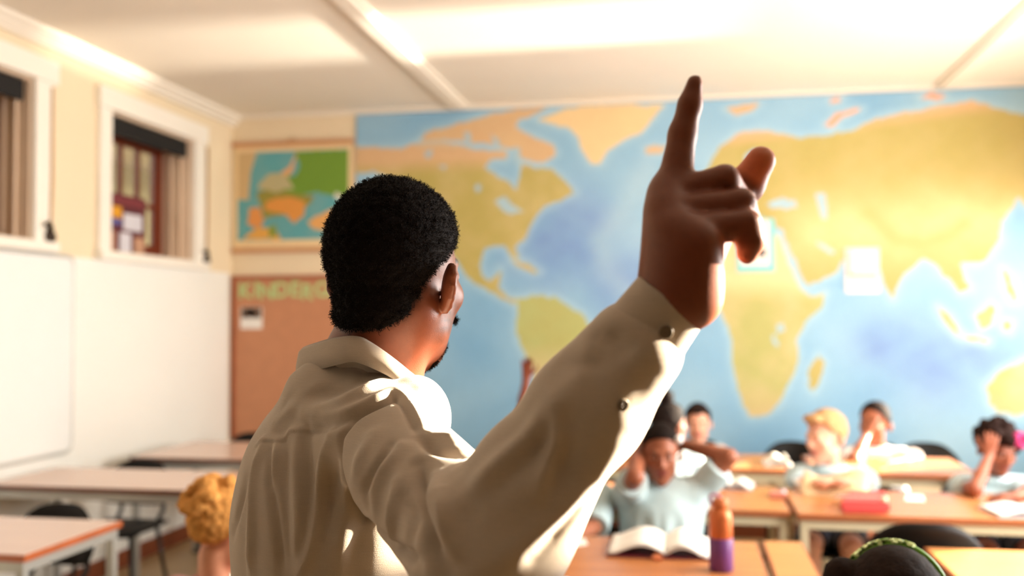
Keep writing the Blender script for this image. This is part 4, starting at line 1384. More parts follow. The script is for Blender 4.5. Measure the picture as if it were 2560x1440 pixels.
# ---- body: head, neck, trunk, both arms, the pointing hand, legs, as one surface
bp = [Ell(C1, (0.165, 0.115, 0.20), TF, 0.04), Ell(C2, (0.15, 0.11, 0.20), TF, 0.05), Ell(hipc, (0.16, 0.12, 0.12), TF, 0.05),
      Cone(LS, RS, 0.036, 0.034, 0.05), Cone(NB, LS, 0.045, 0.036, 0.05), Cone(NB, RS, 0.045, 0.034, 0.05)]
bp += [Cone(NB, P(930, 900, 1.34), 0.062, 0.058, 0.04), Cone(P(930, 900, 1.34), TL((0, -0.028, -0.05)), 0.058, 0.056, 0.03),
       Cone(P(985, 960, 1.31), TL((0.05, -0.02, -0.05)), 0.02, 0.02, 0.05)]
bp += head_prims(TH, TR, 1.0, True, True)
bp += [Cone(RS, EL, 0.036, 0.040, 0.03), Cone(EL, EL * 0.6 + WR * 0.4, 0.042, 0.038, 0.02), Cone(EL * 0.6 + WR * 0.4, WR, 0.038, 0.026, 0.02)]
LE = LS + np.array([0, 0, -0.27]) + TF[:, 1] * 0.05 - TF[:, 0] * 0.05
LW = LE + TF[:, 1] * 0.2 + np.array([0, 0, -0.1])
bp += [Cone(LS, LE, 0.05, 0.04, 0.03), Cone(LE, LW, 0.039, 0.026, 0.02)]
bp += hand_prims(LW, TF[:, 1] - UPR * 0.4, TF[:, 0], 1.0, side=-1, curl=0.4)
for sg in (-1, 1):
    H_ = hipc + TF[:, 0] * sg * 0.085 + np.array([0, 0, -0.04]); K_ = H_ + np.array([0, 0, -0.40]) + TF[:, 1] * 0.02; A_ = K_ * np.array([1, 1, 0]) + np.array([0, 0, 0.09]) - TF[:, 1] * 0.03
    bp += [Cone(H_, K_, 0.078, 0.055, 0.04), Cone(K_, K_ * 0.6 + A_ * 0.4 - TF[:, 1] * 0.02, 0.052, 0.054, 0.03), Cone(K_ * 0.6 + A_ * 0.4 - TF[:, 1] * 0.02, A_, 0.054, 0.036, 0.03), Cone(A_ - UPR * 0.04, A_ + TF[:, 1] * 0.17 - UPR * 0.06, 0.034, 0.026, 0.03)]
# the right hand: back and little-finger edge towards us, index up, the others folded to the right
hd = 0.93
MCPi, MCPm, MCPr, MCPp = P(1678, 462, 0.955), P(1664, 488, 0.945), P(1664, 530, 0.928), P(1678, 580, 0.912)
for q, r in ((MCPi, 0.0155), (MCPm, 0.016), (MCPr, 0.016), (MCPp, 0.016)):
    bp.append(Cone(WR * 0.9 + q * 0.1, q, 0.025, r, 0.022))
bp += [Cone(P(1735, 745, 0.918), P(1742, 615, 0.905), 0.024, 0.025, 0.025),                       # heel of the hand
       Cone(P(1745, 660, 0.955), P(1775, 560, 0.965), 0.022, 0.019, 0.02)]                        # ball of the thumb
idx = [P(1690, 440, 0.955), P(1706, 335, 0.962), P(1725, 262, 0.963), P(1737, 207, 0.962)]
for a, b, ra, rb in zip(idx, idx[1:], (0.0172, 0.0136, 0.0116), (0.0136, 0.0118, 0.0082)):
    bp.append(Cone(a, b, ra, rb, 0.006))
folded = [(MCPm, [P(1812, 448, 0.945), P(1852, 505, 0.962), P(1806, 520, 0.972)], (0.0150, 0.0142, 0.0130, 0.0105)),
          (MCPr, [P(1852, 508, 0.928), P(1872, 560, 0.945), P(1826, 566, 0.955)], (0.0150, 0.0142, 0.0130, 0.0105)),
          (MCPp, [P(1866, 562, 0.910), P(1876, 600, 0.910), P(1868, 632, 0.914)], (0.0150, 0.0146, 0.0138, 0.0105))]
for m0, pts, rr_ in folded:
    q = m0
    for p_, ra, rb in zip(pts, rr_, rr_[1:]):
        bp.append(Cone(q, p_, ra, rb, 0.004)); q = p_
th = [P(1762, 640, 0.965), P(1815, 545, 0.985), P(1866, 462, 0.985), P(1902, 402, 0.980)]
for a, b, ra, rb in zip(th, th[1:], (0.019, 0.0165, 0.0175), (0.0165, 0.0175, 0.0150)):
    bp.append(Cone(a, b, ra, rb, 0.008))
V, F = mesh_prims(bp, 0.0036)
V = relax(V, F, 1, 0.3)
hair_line = ((-0.13, -0.078), (-0.078, -0.077), (-0.06, -0.060), (-0.040, -0.030), (-0.022, 0.005), (0.02, 0.036), (0.048, 0.048), (0.075, 0.075), (0.12, 0.09))
cols = skin_cols(V, TH, TR, 1.0, (124, 66, 43), (116, 56, 46), (24, 16, 13))
q = (V - TH) @ TR
lz = np.interp(q[:, 1], [a[0] for a in hair_line], [a[1] for a in hair_line])
fade = np.clip((q[:, 2] - lz + 0.012 + 0.004 * wobble(q, 160, 2)) / 0.022, 0, 1) * (np.abs(q[:, 0]) < 0.078 + 0 * q[:, 0]) * (q[:, 2] > -0.09) * (np.linalg.norm(q, axis=1) < 0.16)
fade = np.where(((np.abs(q[:, 0]) > 0.0765) & (q[:, 1] > -0.045) & (q[:, 2] < 0.045)), 0, fade) * 0.85
cols = cols * (1 - fade[:, None]) + lin((30, 19, 15)) * fade[:, None]
# stubble on the jaw and cheek
st = np.exp(-((q[:, 1] - 0.025) / 0.03) ** 2 - ((q[:, 2] + 0.045) / 0.045) ** 2) * (np.abs(q[:, 0]) > 0.045) * np.clip(0.4 + wobble(q, 330, 1), 0, 1) * 0.75
st *= (np.linalg.norm(q, axis=1) < 0.15)
cols = cols * (1 - st[:, None]) + lin((46, 28, 22)) * st[:, None]
# paler palm side; the thumb tip is also painted with a backlit glow
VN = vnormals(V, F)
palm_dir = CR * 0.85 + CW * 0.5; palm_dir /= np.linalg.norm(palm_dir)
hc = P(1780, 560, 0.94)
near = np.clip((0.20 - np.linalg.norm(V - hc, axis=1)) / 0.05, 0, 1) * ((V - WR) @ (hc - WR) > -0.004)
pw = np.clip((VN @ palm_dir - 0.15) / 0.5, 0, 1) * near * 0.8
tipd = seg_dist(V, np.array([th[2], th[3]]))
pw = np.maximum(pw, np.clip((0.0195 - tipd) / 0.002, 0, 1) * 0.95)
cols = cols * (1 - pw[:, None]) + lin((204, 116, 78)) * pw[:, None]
m_tskin = M('deep_brown_skin', (255, 255, 255), 0.42, 0.06, 120, 0.16, 650, attr='Col', spec=0.4, sss=0.0)
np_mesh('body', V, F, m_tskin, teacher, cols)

# ---- hair
m_thair = M('black_coily_hair', (20, 14, 11), 0.75, 0.35, 160, 0.7, 420, spec=0.1)


def t_hair_post(p, v):
    q = (p - TH) @ TR
    cz = np.interp(q[:, 1], [a[0] for a in hair_line], [a[1] for a in hair_line]) + 0.003 * wobble(q, 150, 4.0)
    depth = np.clip((q[:, 2] - cz) / 0.045, 0, 1)
    v = v + np.where(q[:, 2] < -0.02, 0.003, 0.009) * (1 - depth) ** 1.5          # thinner towards the hairline
    v = v - 0.0022 * wobble(q, 210, 1.0) - 0.0016 * wobble(q, 430, 2.0)
    return np.maximum(v, (cz - q[:, 2]) * 0.8)


V, F = mesh_prims([Ell(TL((0, -0.015, 0.034)), (0.074 + 0.0105, 0.094 + 0.0115, 0.086 + 0.0125), TR, 0.01), Cone(P(932, 880, 1.34), TL((0, -0.034, -0.045)), 0.0625, 0.0655, 0.012)], 0.0026, t_hair_post)
np_mesh('hair', V, F, m_thair, teacher)
# coily strands standing off the surface
VN = vnormals(V, F)
q = (V - TH) @ TR
okv = np.nonzero(q[:, 2] > np.interp(q[:, 1], [a[0] for a in hair_line], [a[1] for a in hair_line]) - 0.004)[0]


def strands(base, nrm, n, length, width, name, mat, parent, bend=1.0):
    k = rng.integers(0, len(base), n)
    p0 = base[k] + rng.normal(size=(n, 3)) * 0.0012; nn = nrm[k]
    t1 = np.cross(nn, rng.normal(size=(n, 3))); t1 /= np.linalg.norm(t1, axis=1, keepdims=True) + 1e-9
    t2 = np.cross(nn, t1)
    Ls = length * rng.uniform(0.5, 1.2, n)[:, None]
    rows = []
    for i in range(4):
        a = i / 3 * 2.6 * bend
        c = p0 + nn * Ls * (np.sin(a) * 0.75 - 0.12) + t1 * Ls * (1 - np.cos(a)) * 0.45
        w = t2 * width * (1 - 0.5 * i / 3)
        rows += [c - w, c + w]
    Vs = np.stack(rows, 1).reshape(-1, 3)
    b = np.arange(n)[:, None] * 8
    Fs = np.concatenate([b + np.array([2 * i, 2 * i + 1, 2 * i + 3, 2 * i + 2]) for i in range(3)])
    o = np_mesh(name, Vs, Fs, mat, parent, smooth=True)
    o['kind'] = 'stuff'
    return o


strands(V[okv], VN[okv], 26000, 0.0060, 0.00035, 'hair_coils', m_thair, teacher)
# beard on chin and upper lip
cps = []
for a in np.linspace(-1, 1, 60):
    for b in np.linspace(0, 1, 14):
        x = a * 0.034 * (1 - 0.25 * b)
        cps.append((x, 0.084 - 0.55 * abs(x) - 0.018 * b, -0.098 - 0.024 * b + 0.25 * abs(x)))
for a in np.linspace(-1, 1, 50):
    for b in np.linspace(0, 1, 5):
        cps.append((a * 0.032, 0.101 - 0.30 * abs(a * 0.032), -0.040 - 0.006 * b - 0.35 * abs(a * 0.032)))
cps = np.array([TL(c) for c in cps])
cn = (cps - TL((0, 0.02, -0.06))); cn /= np.linalg.norm(cn, axis=1, keepdims=True)
strands(cps, cn, 6500, 0.0100, 0.00045, 'beard', m_thair, teacher, 0.8)

# ---- shirt
def linen():
    m = bpy.data.materials.new('beige_linen'); m.use_nodes = True
    nt = m.node_tree; N = nt.nodes; Lk = nt.links
    b = N['Principled BSDF']; b.inputs['Roughness'].default_value = 0.88; b.inputs['Specular IOR Level'].default_value = 0.15
    b.inputs['Sheen Weight'].default_value = 0.25
    tc = N.new('ShaderNodeTexCoord')
    mp = N.new('ShaderNodeMapping'); mp.inputs['Scale'].default_value = (55, 55, 1500); Lk.new(tc.outputs['Object'], mp.inputs['Vector'])
    n1 = N.new('ShaderNodeTexNoise'); n1.inputs['Scale'].default_value = 1.0; n1.inputs['Detail'].default_value = 2; Lk.new(mp.outputs['Vector'], n1.inputs['Vector'])
    n2 = N.new('ShaderNodeTexNoise'); n2.inputs['Scale'].default_value = 900; Lk.new(tc.outputs['Object'], n2.inputs['Vector'])
    mx = N.new('ShaderNodeMath'); mx.operation = 'ADD'; Lk.new(n1.outputs['Fac'], mx.inputs[0]); Lk.new(n2.outputs['Fac'], mx.inputs[1])
    mr = N.new('ShaderNodeMapRange'); mr.inputs['From Min'].default_value = 0.6; mr.inputs['From Max'].default_value = 1.4; mr.inputs['To Min'].default_value = 0.92; mr.inputs['To Max'].default_value = 1.07
    Lk.new(mx.outputs[0], mr.inputs['Value'])
    hs = N.new('ShaderNodeHueSaturation'); c = lin((196, 181, 164)); hs.inputs['Color'].default_value = (*c, 1)
    Lk.new(mr.outputs['Result'], hs.inputs['Value']); Lk.new(hs.outputs['Color'], b.inputs['Base Color'])
    bp_ = N.new('ShaderNodeBump'); bp_.inputs['Strength'].default_value = 0.22; bp_.inputs['Distance'].default_value = 0.0008
    Lk.new(mx.outputs[0], bp_.inputs['Height']); Lk.new(bp_.outputs['Normal'], b.inputs['Normal'])
    return m


m_linen = linen()
S1, S2 = P(1330, 1205, 0.962), P(1470, 1020, 0.945)     # along the forearm
CUFF0, CUFF1 = P(1592, 862, 0.932), P(1682, 742, 0.924)
sp = [Ell(C1, (0.180, 0.145, 0.188), TF, 0.05), Ell(C2, (0.178, 0.142, 0.23), TF, 0.05), Ell(hipc, (0.18, 0.145, 0.16), TF, 0.05),
      Cone(LS, RS * 0.8 + LS * 0.2, 0.055, 0.060, 0.05), Cone(NB, LS, 0.052, 0.052, 0.05), Cone(NB, RS * 0.85 + NB * 0.15, 0.066, 0.060, 0.05),
      Cone(P(880, 1010, 1.34), P(914, 940, 1.34), 0.088, 0.066, 0.04),
      Ell(P(1045, 1045, 1.225), (0.040, 0.052, 0.052), None, 0.03),
      Cone(RS, EL, 0.068, 0.070, 0.018), Cone(EL, S1, 0.066, 0.060, 0.03), Cone(S1, S2, 0.059, 0.053, 0.02), Cone(S2, CUFF0 - (CUFF0 - S2) * 0.06, 0.056, 0.0475, 0.02), Cone(CUFF0, CUFF1, 0.037, 0.032, 0.006),
      Ell(P(1275, 1330, 0.965), (0.062, 0.045, 0.060), None, 0.03),
      Cone(LS, LE, 0.062, 0.058, 0.03), Cone(LE, LW, 0.055, 0.042, 0.03)]
fa = (WR - EL) / np.linalg.norm(WR - EL)


def shirt_post(p, v):
    nearw = (p - EL) @ fa > 0.2
    v = np.where(nearw & (np.linalg.norm(p - CUFF1, axis=1) < 0.08), np.maximum(v, (p - CUFF1) @ fa + 0.012), v)
    v = np.maximum(v, 0.80 - p[:, 2])
    return v + 0.0018 * wobble(p, 26, 1.0)


V, F = mesh_prims(sp, 0.0030, shirt_post)
V = relax(V, F, 2, 0.5)
N0 = vnormals(V, F)
bvh = BVHTree.FromPolygons([Vector(v) for v in V.tolist()], F.tolist())


def on_shirt(px, py):
    d = ray(px, py); d = d / np.linalg.norm(d)
    hit = bvh.ray_cast(Vector(CO.tolist()), Vector(d.tolist()))
    return None if hit[0] is None else np.array(hit[0])


# folds and seams traced on the cloth: outline points, height (m), half width (m)
FOLDS = [
    ([(637, 1121), (663, 1106), (711, 1105), (732, 1083), (810, 1081), (840, 1067)], -0.0022, 0.0022),       # yoke seam
    ([(640, 1113), (665, 1098), (712, 1097), (735, 1075), (812, 1073), (840, 1059)], 0.0020, 0.006),
    ([(765, 1030), (835, 1018), (904, 988), (965, 950)], 0.009, 0.013), ([(790, 1058), (850, 1040), (920, 1010), (985, 975)], 0.006, 0.011),
    ([(775, 1076), (850, 1052), (915, 1022), (985, 994)], -0.008, 0.009), ([(720, 1010), (790, 985), (850, 975), (905, 950)], -0.005, 0.012),
    ([(690, 1060), (740, 1010), (800, 965)], 0.005, 0.014),
    ([(984, 990), (904, 1030), (870, 1063), (848, 1100), (849, 1164), (871, 1229), (905, 1285), (969, 1352), (1046, 1408)], -0.008, 0.007),   # armhole
    ([(984, 986), (1016, 1027), (1040, 1080)], -0.0040, 0.004), ([(998, 978), (1032, 1020), (1060, 1075)], 0.0045, 0.008),
    ([(1060, 975), (1095, 1000), (1108, 1040)], 0.006, 0.012), ([(1080, 1090), (1112, 1100), (1150, 1125)], 0.010, 0.010), ([(1050, 1095), (1090, 1125), (1150, 1140)], -0.008, 0.007),
    ([(973, 1117), (942, 1164), (911, 1220), (917, 1262)], -0.007, 0.008), ([(1000, 1120), (968, 1170), (945, 1225), (940, 1290)], 0.007, 0.011),
    ([(930, 1090), (900, 1150), (885, 1210)], 0.006, 0.014),
    ([(990, 1210), (985, 1290), (984, 1360)], 0.008, 0.009), ([(1010, 1245), (1028, 1300), (1022, 1370)], -0.007, 0.011),
    ([(1045, 1160), (1052, 1225), (1056, 1280), (1078, 1358), (1112, 1425)], -0.013, 0.011), ([(1078, 1200), (1092, 1270), (1120, 1360)], 0.009, 0.015),
    ([(1111, 1229), (1117, 1290), (1114, 1335)], 0.005, 0.007), ([(1140, 1190), (1165, 1290), (1150, 1390)], -0.004, 0.016),
    ([(823, 1090), (803, 1200), (792, 1293), (775, 1371), (745, 1450)], 0.007, 0.010), ([(842, 1120), (828, 1230), (815, 1330)], -0.006, 0.014),
    ([(738, 1090), (745, 1200), (752, 1300), (742, 1420)], 0.006, 0.014), ([(768, 1100), (772, 1230), (765, 1340), (748, 1440)], -0.005, 0.012),
    ([(672, 1130), (676, 1220), (690, 1315), (704, 1440)], -0.006, 0.008), ([(692, 1110), (685, 1170), (678, 1225)], 0.005, 0.007),
    ([(655, 1110), (636, 1200), (630, 1330), (628, 1440)], 0.006, 0.010), ([(615, 1200), (590, 1300), (583, 1330)], -0.005, 0.010), ([(722, 1110), (712, 1220), (716, 1330), (726, 1440)], -0.004, 0.010),
    ([(860, 1250), (850, 1340), (830, 1440)], 0.004, 0.018), ([(900, 1310), (890, 1390), (880, 1440)], -0.004, 0.016),
    # forearm of the sleeve
    ([(1390, 1000), (1330, 1090), (1240, 1170), (1160, 1240)], 0.007, 0.014), ([(1400, 1040), (1330, 1130), (1250, 1205)], -0.006, 0.014),
    ([(1395, 1020), (1390, 1100), (1360, 1190), (1350, 1240)], 0.006, 0.009), ([(1430, 1080), (1400, 1170), (1372, 1250)], -0.005, 0.015),
    ([(1560, 1080), (1480, 1190), (1400, 1280), (1300, 1370), (1200, 1440)], 0.006, 0.018), ([(1480, 1225), (1420, 1295), (1330, 1385)], -0.004, 0.010),
    ([(1540, 870), (1470, 910), (1410, 920)], -0.005, 0.014), ([(1560, 862), (1530, 842), (1500, 846)], -0.008, 0.012), ([(1590, 920), (1550, 980), (1490, 1060)], 0.003, 0.018),
    ([(1620, 930), (1580, 1000)], -0.002, 0.014), ([(1480, 880), (1450, 940), (1440, 990)], 0.005, 0.014),
]
D = np.zeros(len(V))
facing = (N0 @ CW) < 0.35
for pts, amp, wd in FOLDS:
    w3 = [on_shirt(*p) for p in smooth_path([np.array(p, float) for p in pts], 5)]
    w3 = [w for w in w3 if w is not None]
    if len(w3) < 3:
        continue
    path = np.array(w3)
    bbl, bbh = path.min(0) - wd * 3.2, path.max(0) + wd * 3.2
    ii = np.nonzero(((V > bbl) & (V < bbh)).all(1))[0]
    if len(ii) == 0:
        continue
    dd = seg_dist(V[ii], path)
    if wd > 0.004: wd = wd * 0.85
    e = np.minimum(np.linalg.norm(V[ii] - path[0], axis=1), np.linalg.norm(V[ii] - path[-1], axis=1))
    tap = 0.35 + 0.65 * np.clip(e / (wd * 3), 0, 1)
    D[ii] += amp * np.exp(-(dd / wd) ** 2) * tap * (1.0 if wd < 0.004 else 1.25)
V = V + N0 * D[:, None]
V = relax(V, F, 1, 0.25)
shirt = np_mesh('shirt', V, F, m_linen, teacher)

# collar: stand inside, fall outside
U = [(1052, 958, 1.262), (990, 906, 1.240), (930, 863, 1.238), (891, 846, 1.242), (835, 850, 1.264), (790, 862, 1.302), (757, 874, 1.356), (768, 882, 1.41), (820, 892, 1.45), (900, 915, 1.455), (980, 945, 1.43), (1040, 968, 1.37)]
Lw = [(1085, 1000, 1.236), (1005, 962, 1.216), (958, 934, 1.214), (890, 906, 1.222), (850, 911, 1.240), (800, 924, 1.288), (753, 940, 1.356), (745, 962, 1.42), (800, 985, 1.48), (900, 1000, 1.49), (990, 1000, 1.45), (1050, 995, 1.38)]
Up = smooth_path([P(*u) for u in U], 5); Lp = smooth_path([P(*u) for u in Lw], 5)
cc = Up.mean(0)
inner = Up + (cc - Up) * 0.10 + np.array([0, 0, -0.035])
inner_t = Up + (cc - Up) * 0.05 + np.array([0, 0, -0.003])
mid = Up * 0.5 + Lp * 0.5 + ((Up - cc) * np.array([1, 1, 0])) * 0.05
near_t = Up * 0.92 + Lp * 0.08 + ((Up - cc) * np.array([1, 1, 0])) * 0.04
MB().sheet([inner, inner_t, Up + np.array([0, 0, 0.001]), near_t, mid, Lp], 0.0022).build('collar', m_linen, teacher, True)
# cuff
ax = (CUFF1 - CUFF0) / np.linalg.norm(CUFF1 - CUFF0)
s1 = np.cross(ax, CW); s1 /= np.linalg.norm(s1); s2 = np.cross(ax, s1)
rows = []
for t, r in ((-0.006, 0.0385), (-0.003, 0.0418), (0.004, 0.0420), (0.03, 0.0398), (0.052, 0.0382), (0.0555, 0.0378), (0.0545, 0.0352), (0.03, 0.0352)):
    rows.append([CUFF0 + ax * t * 1.0 + (s1 * math.cos(a) * 1.0 + s2 * math.sin(a) * 0.92) * (r + 0.0006 * math.sin(3 * a)) for a in np.linspace(0, 2 * PI, 41)])
cuff = MB().sheet(rows, 0.0).build('cuff', m_linen, teacher, True)
m_button = M('grey_horn_button', (120, 108, 92), 0.35, 0.1, 60)


def button(pos, nrm, r, parent):
    b = MB(); b.lathe([(r * 0.55, 0.0), (r, 0.0006), (r, 0.0018), (r * 0.85, 0.0026), (r * 0.6, 0.0020), (0.0006, 0.0019)], n=20)
    for sx in (-1, 1):
        for sy in (-1, 1):
            b.lathe([(r * 0.10, 0.0018), (r * 0.10, 0.0024)], c=(sx * r * 0.25, sy * r * 0.25, 0), n=8)
    o = b.build('button', m_button, parent, True)
    o.location = Vector([float(v) for v in pos]); o.rotation_euler = Vector([float(v) for v in nrm]).to_track_quat('Z', 'Y').to_euler()


bq = P(1666, 832, 0.886)
tax = (bq - CUFF0) @ ax; radial = bq - CUFF0 - ax * tax; radial /= np.linalg.norm(radial)
button(CUFF0 + ax * tax + radial * (0.0420 - 0.075 * max(0, tax - 0.004) + 0.0002), radial, 0.0068, cuff)
bvh2 = BVHTree.FromPolygons([Vector(v) for v in V.tolist()], F.tolist())
d_ = ray(1556, 1012); d_ = d_ / np.linalg.norm(d_)
hit = bvh2.ray_cast(Vector(CO.tolist()), Vector(d_.tolist()))
if hit[0] is not None:
    button(np.array(hit[0]) + np.array(hit[1]) * 0.0005, np.array(hit[1]), 0.0058, shirt)
# trousers and shoes
pp = [Ell(hipc, (0.17, 0.13, 0.13), TF, 0.05)]
shoes = []
for sg in (-1, 1):
    H_ = hipc + TF[:, 0] * sg * 0.085 + np.array([0, 0, -0.04]); K_ = H_ + np.array([0, 0, -0.40]) + TF[:, 1] * 0.02; A_ = K_ * np.array([1, 1, 0]) + np.array([0, 0, 0.09]) - TF[:, 1] * 0.03
    pp += [Cone(H_, K_, 0.092, 0.070, 0.04), Cone(K_, A_, 0.070, 0.058, 0.03)]
    shoes.append([Cone(A_ - UPR * 0.035 - TF[:, 1] * 0.02, A_ + TF[:, 1] * 0.17 - UPR * 0.052, 0.045, 0.036, 0.03), Cone(A_ - UPR * 0.05, A_ + TF[:, 1] * 0.1 - UPR * 0.05, 0.04, 0.04, 0.02)])
V, F = mesh_prims(pp, 0.009, lambda p, v: np.maximum(np.maximum(v, p[:, 2] - 1.0), 0.07 - p[:, 2]) + 0.003 * wobble(p, 20, 2))
np_mesh('trousers', V, F, fabric('dark_blue_twill', (40, 46, 66)), teacher)
for s_ in shoes:
    V, F = mesh_prims(s_, 0.007, lambda p, v: np.maximum(v, 0.002 - p[:, 2])); np_mesh('shoe', V, F, M('brown_shoe_leather', (70, 44, 30), 0.4), teacher)
for ch in teacher.children:
    ch.matrix_parent_inverse = Matrix.Translation((-float(tb[0]), -float(tb[1]), 0))

# ================================================================== small things
def curved_page(x0, x1, y0, y1, z, lift, flip=1):
    g = []
    for u in np.linspace(0, 1, 12):
        zz = z + lift * math.sin(PI * min(1, u * 1.15)) * (1 - 0.35 * u) + 0.004 * (1 - u)
        g.append([(x0 + (x1 - x0) * u, y0 + (y1 - y0) * v, zz) for v in np.linspace(0, 1, 5)])
    return g


m_paper = M('white_paper', (244, 240, 232), 0.7, 0.02, 10)


def open_book(label, xl, xm, xr, y0, y1, z, cover_col, lift=0.022, rz=0.0):
    r = thing('open_book', label, 'book', (xm, (y0 + y1) / 2, z))
    r.rotation_euler = (0, 0, rz)
    w0, w1, d = xl - xm, xr - xm, (y1 - y0) / 2
    mc = M('book_cover_%d_%d_%d' % cover_col, cover_col, 0.5, 0.06)
    MB().box((w0 - 0.006, -d - 0.004, 0.0005), (w1 + 0.006, d + 0.004, 0.0035), 0.001).build('cover', mc, r)
    for w, sg in ((w0, -1), (w1, 1)):
        MB().sheet(curved_page(0, w, -d, d, 0.010, lift), 0.004).build('page_block', m_paper, r, True)
        MB().sheet(curved_page(0, w * 0.97, -d * 0.98, d * 0.98, 0.0135, lift * 1.12), 0.0004).build('page', m_paper, r, True)
    return r


a = onZ(1518, 1394, 0.72); b = onZ(1775, 1394, 0.72); c_ = onZ(1664, 1380, 0.72); t_ = onZ(1640, 1343, 0.72)
open_book('open white exercise book lying in front of the girl with raised elbows', a[0], c_[0], b[0], a[1] + 0.01, t_[1] - 0.03, 0.7205, (120, 40, 60), 0.03)
pb = onZ(1803, 1426, 0.72)
bt = thing('water_bottle', 'water bottle with orange upper half and purple lower half on the book desk', 'bottle', (pb[0], pb[1], 0.7203))
MB().lathe([(0.033, 0.0), (0.037, 0.004), (0.0375, 0.10), (0.036, 0.102)], n=32).build('sleeve', M('purple_silicone', (112, 62, 124), 0.45), bt, True)
MB().lathe([(0.0355, 0.1021), (0.036, 0.104), (0.036, 0.165), (0.034, 0.175), (0.027, 0.188), (0.022, 0.192)], n=32).build('flask', M('copper_orange_steel', (206, 112, 62), 0.35, metal=0.35), bt, True)
cp = MB().lathe([(0.021, 0.1922), (0.024, 0.194), (0.024, 0.218), (0.021, 0.222)], n=24).build('cap', M('orange_cap', (214, 124, 74), 0.45), bt, True)
MB().tube(smooth_path([(-0.024, -0.004, 0.2), (-0.032, -0.006, 0.215), (-0.03, -0.006, 0.232), (-0.015, -0.004, 0.235), (0.0, 0, 0.226)], 5), 0.005, 8).build('carry_loop', M('mauve_plastic', (170, 104, 130), 0.4), cp, True)


def flat_item(name, label, cat, pts, h, mat, bev=0.003, z=0.7203):
    q = np.array([onZ(x, y, 0.72) for x, y in pts]); c = q.mean(0)
    r = thing(name, label, cat, (c[0], c[1], z))
    mb = MB(); mb.poly([(p[0] - c[0], p[1] - c[1], 0) for p in q], (0, 0, h))
    if bev:
        bmesh.ops.bevel(mb.bm, geom=list(mb.bm.edges), offset=bev, segments=2, affect='EDGES')
    mb.build('slab', mat, r)
    return r, q - c


m_red = M('coral_red_nylon', (214, 78, 74), 0.6, 0.06, 30, 0.2, 400)
pc, qq = flat_item('pencil_case', 'coral red pencil case on the desk of the blond boy', 'pencil case', [(2100, 1285), (2225, 1288), (2222, 1258), (2118, 1254)], 0.05, m_red, 0.012)
MB().tube([(qq[0][0] * 0.85, qq[0][1] * 0.2, 0.0505), (qq[1][0] * 0.85, qq[1][1] * 0.2, 0.0505)], 0.003, 6).build('zip', M('pale_zip', (236, 190, 170), 0.5), pc)
MB().lathe([(0.004, -0.012), (0.013, -0.008), (0.013, 0.008), (0.004, 0.012)], c=(qq[1][0] * 0.8, qq[1][1] * 0.75, 0.056), n=12).build('zip_tag', M('cream_tag', (250, 226, 190), 0.4), pc, True)
q1 = onZ(2440, 1262, 0.72); q2 = onZ(2570, 1240, 0.72)
open_book('open white notebook under the curly haired pupil', q1[0], q1[0] + 0.15, q1[0] + 0.30, 4.12, 4.33, 0.7205, (206, 206, 214), 0.012, 0.1)
# sheet of tan paper propped in the blond boy's hands
tp0 = onZ(2110, 1245, 0.72)
tpg = []
for u in np.linspace(-1, 1, 9):
    tpg.append([(u * 0.145, v * 0.16 - 0.08, 0.004 + 0.075 * v + 0.02 * math.sin(u * 3) + 0.012 * u * u) for v in np.linspace(0, 1, 7)])
pr_t = thing('paper_sheet', 'bent sheet of tan paper propped up in front of the blond boy', 'paper', (tp0[0] - 0.02, tp0[1] + 0.10, 0.7205), -0.25)
MB().sheet(tpg, 0.0015).build('sheet', M('tan_paper', (224, 190, 146), 0.7, 0.05), pr_t, True)
wp0 = onZ(2045, 1232, 0.72)
pw_ = thing('paper_sheet', 'curled cream paper strip at the blond boy elbow', 'paper', (wp0[0], wp0[1] + 0.06, 0.7205), 0.3)
MB().sheet([[(u * 0.07, v * 0.10, 0.004 + 0.03 * v * v + 0.006 * u * u) for v in np.linspace(0, 1, 6)] for u in np.linspace(-1, 1, 6)], 0.0015).build('sheet', m_paper, pw_, True)
q1 = onZ(1958, 1160, 0.72)
open_book('small open white book on the back row desk left of the blond boy', q1[0] - 0.10, q1[0] + 0.0, q1[0] + 0.035, 5.36, 5.56, 0.7205, (230, 226, 220), 0.03)
q1 = onZ(1835, 1228, 0.72)
open_book('open white booklet on the desk behind the girl left elbow', q1[0] - 0.09, q1[0], q1[0] + 0.09, q1[1] + 0.04, q1[1] + 0.22, 0.7205, (190, 190, 200), 0.018, -0.15)
er, _ = flat_item('pencil_pouch', 'small dusty pink pouch on the middle row desk', 'pouch', [(1922, 1246), (1968, 1248), (1966, 1238), (1926, 1236)], 0.022, M('dusty_pink', (206, 132, 112), 0.6), 0.006)
MB().lathe([(0.003, -0.01), (0.012, -0.006), (0.012, 0.006), (0.003, 0.01)], c=(0.02, -0.01, 0.024), n=12).build('pompom', M('pale_pink_felt', (240, 216, 226), 0.8), er, True)
er2, _ = flat_item('eraser', 'pale pink eraser on the desk beside the raised sleeve', 'eraser', [(1462, 1256), (1502, 1258), (1500, 1244), (1466, 1242)], 0.024, M('pale_pink_rubber', (240, 206, 214), 0.6), 0.007)
MB().box((-0.028, -0.034, 0.0005), (0.0, 0.034, 0.0251), 0.003).build('sleeve_band', m_paper, er2)
flat_item('eraser', 'small orange eraser at the spine of the open book', 'eraser', [(1630, 1402), (1655, 1404), (1655, 1394), (1632, 1392)], 0.012, M('orange_rubber', (226, 140, 96), 0.6), 0.003)
flat_item('paper_slip', 'white paper slip under the writing hand by the sleeve', 'paper', [(1432, 1368), (1470, 1362), (1462, 1346), (1430, 1348)], 0.0012, m_paper, 0)
flat_item('paper_slip', 'white name slip in the middle of the blond boy desk', 'paper', [(2262, 1252), (2312, 1254), (2308, 1238), (2266, 1236)], 0.0012, m_paper, 0)
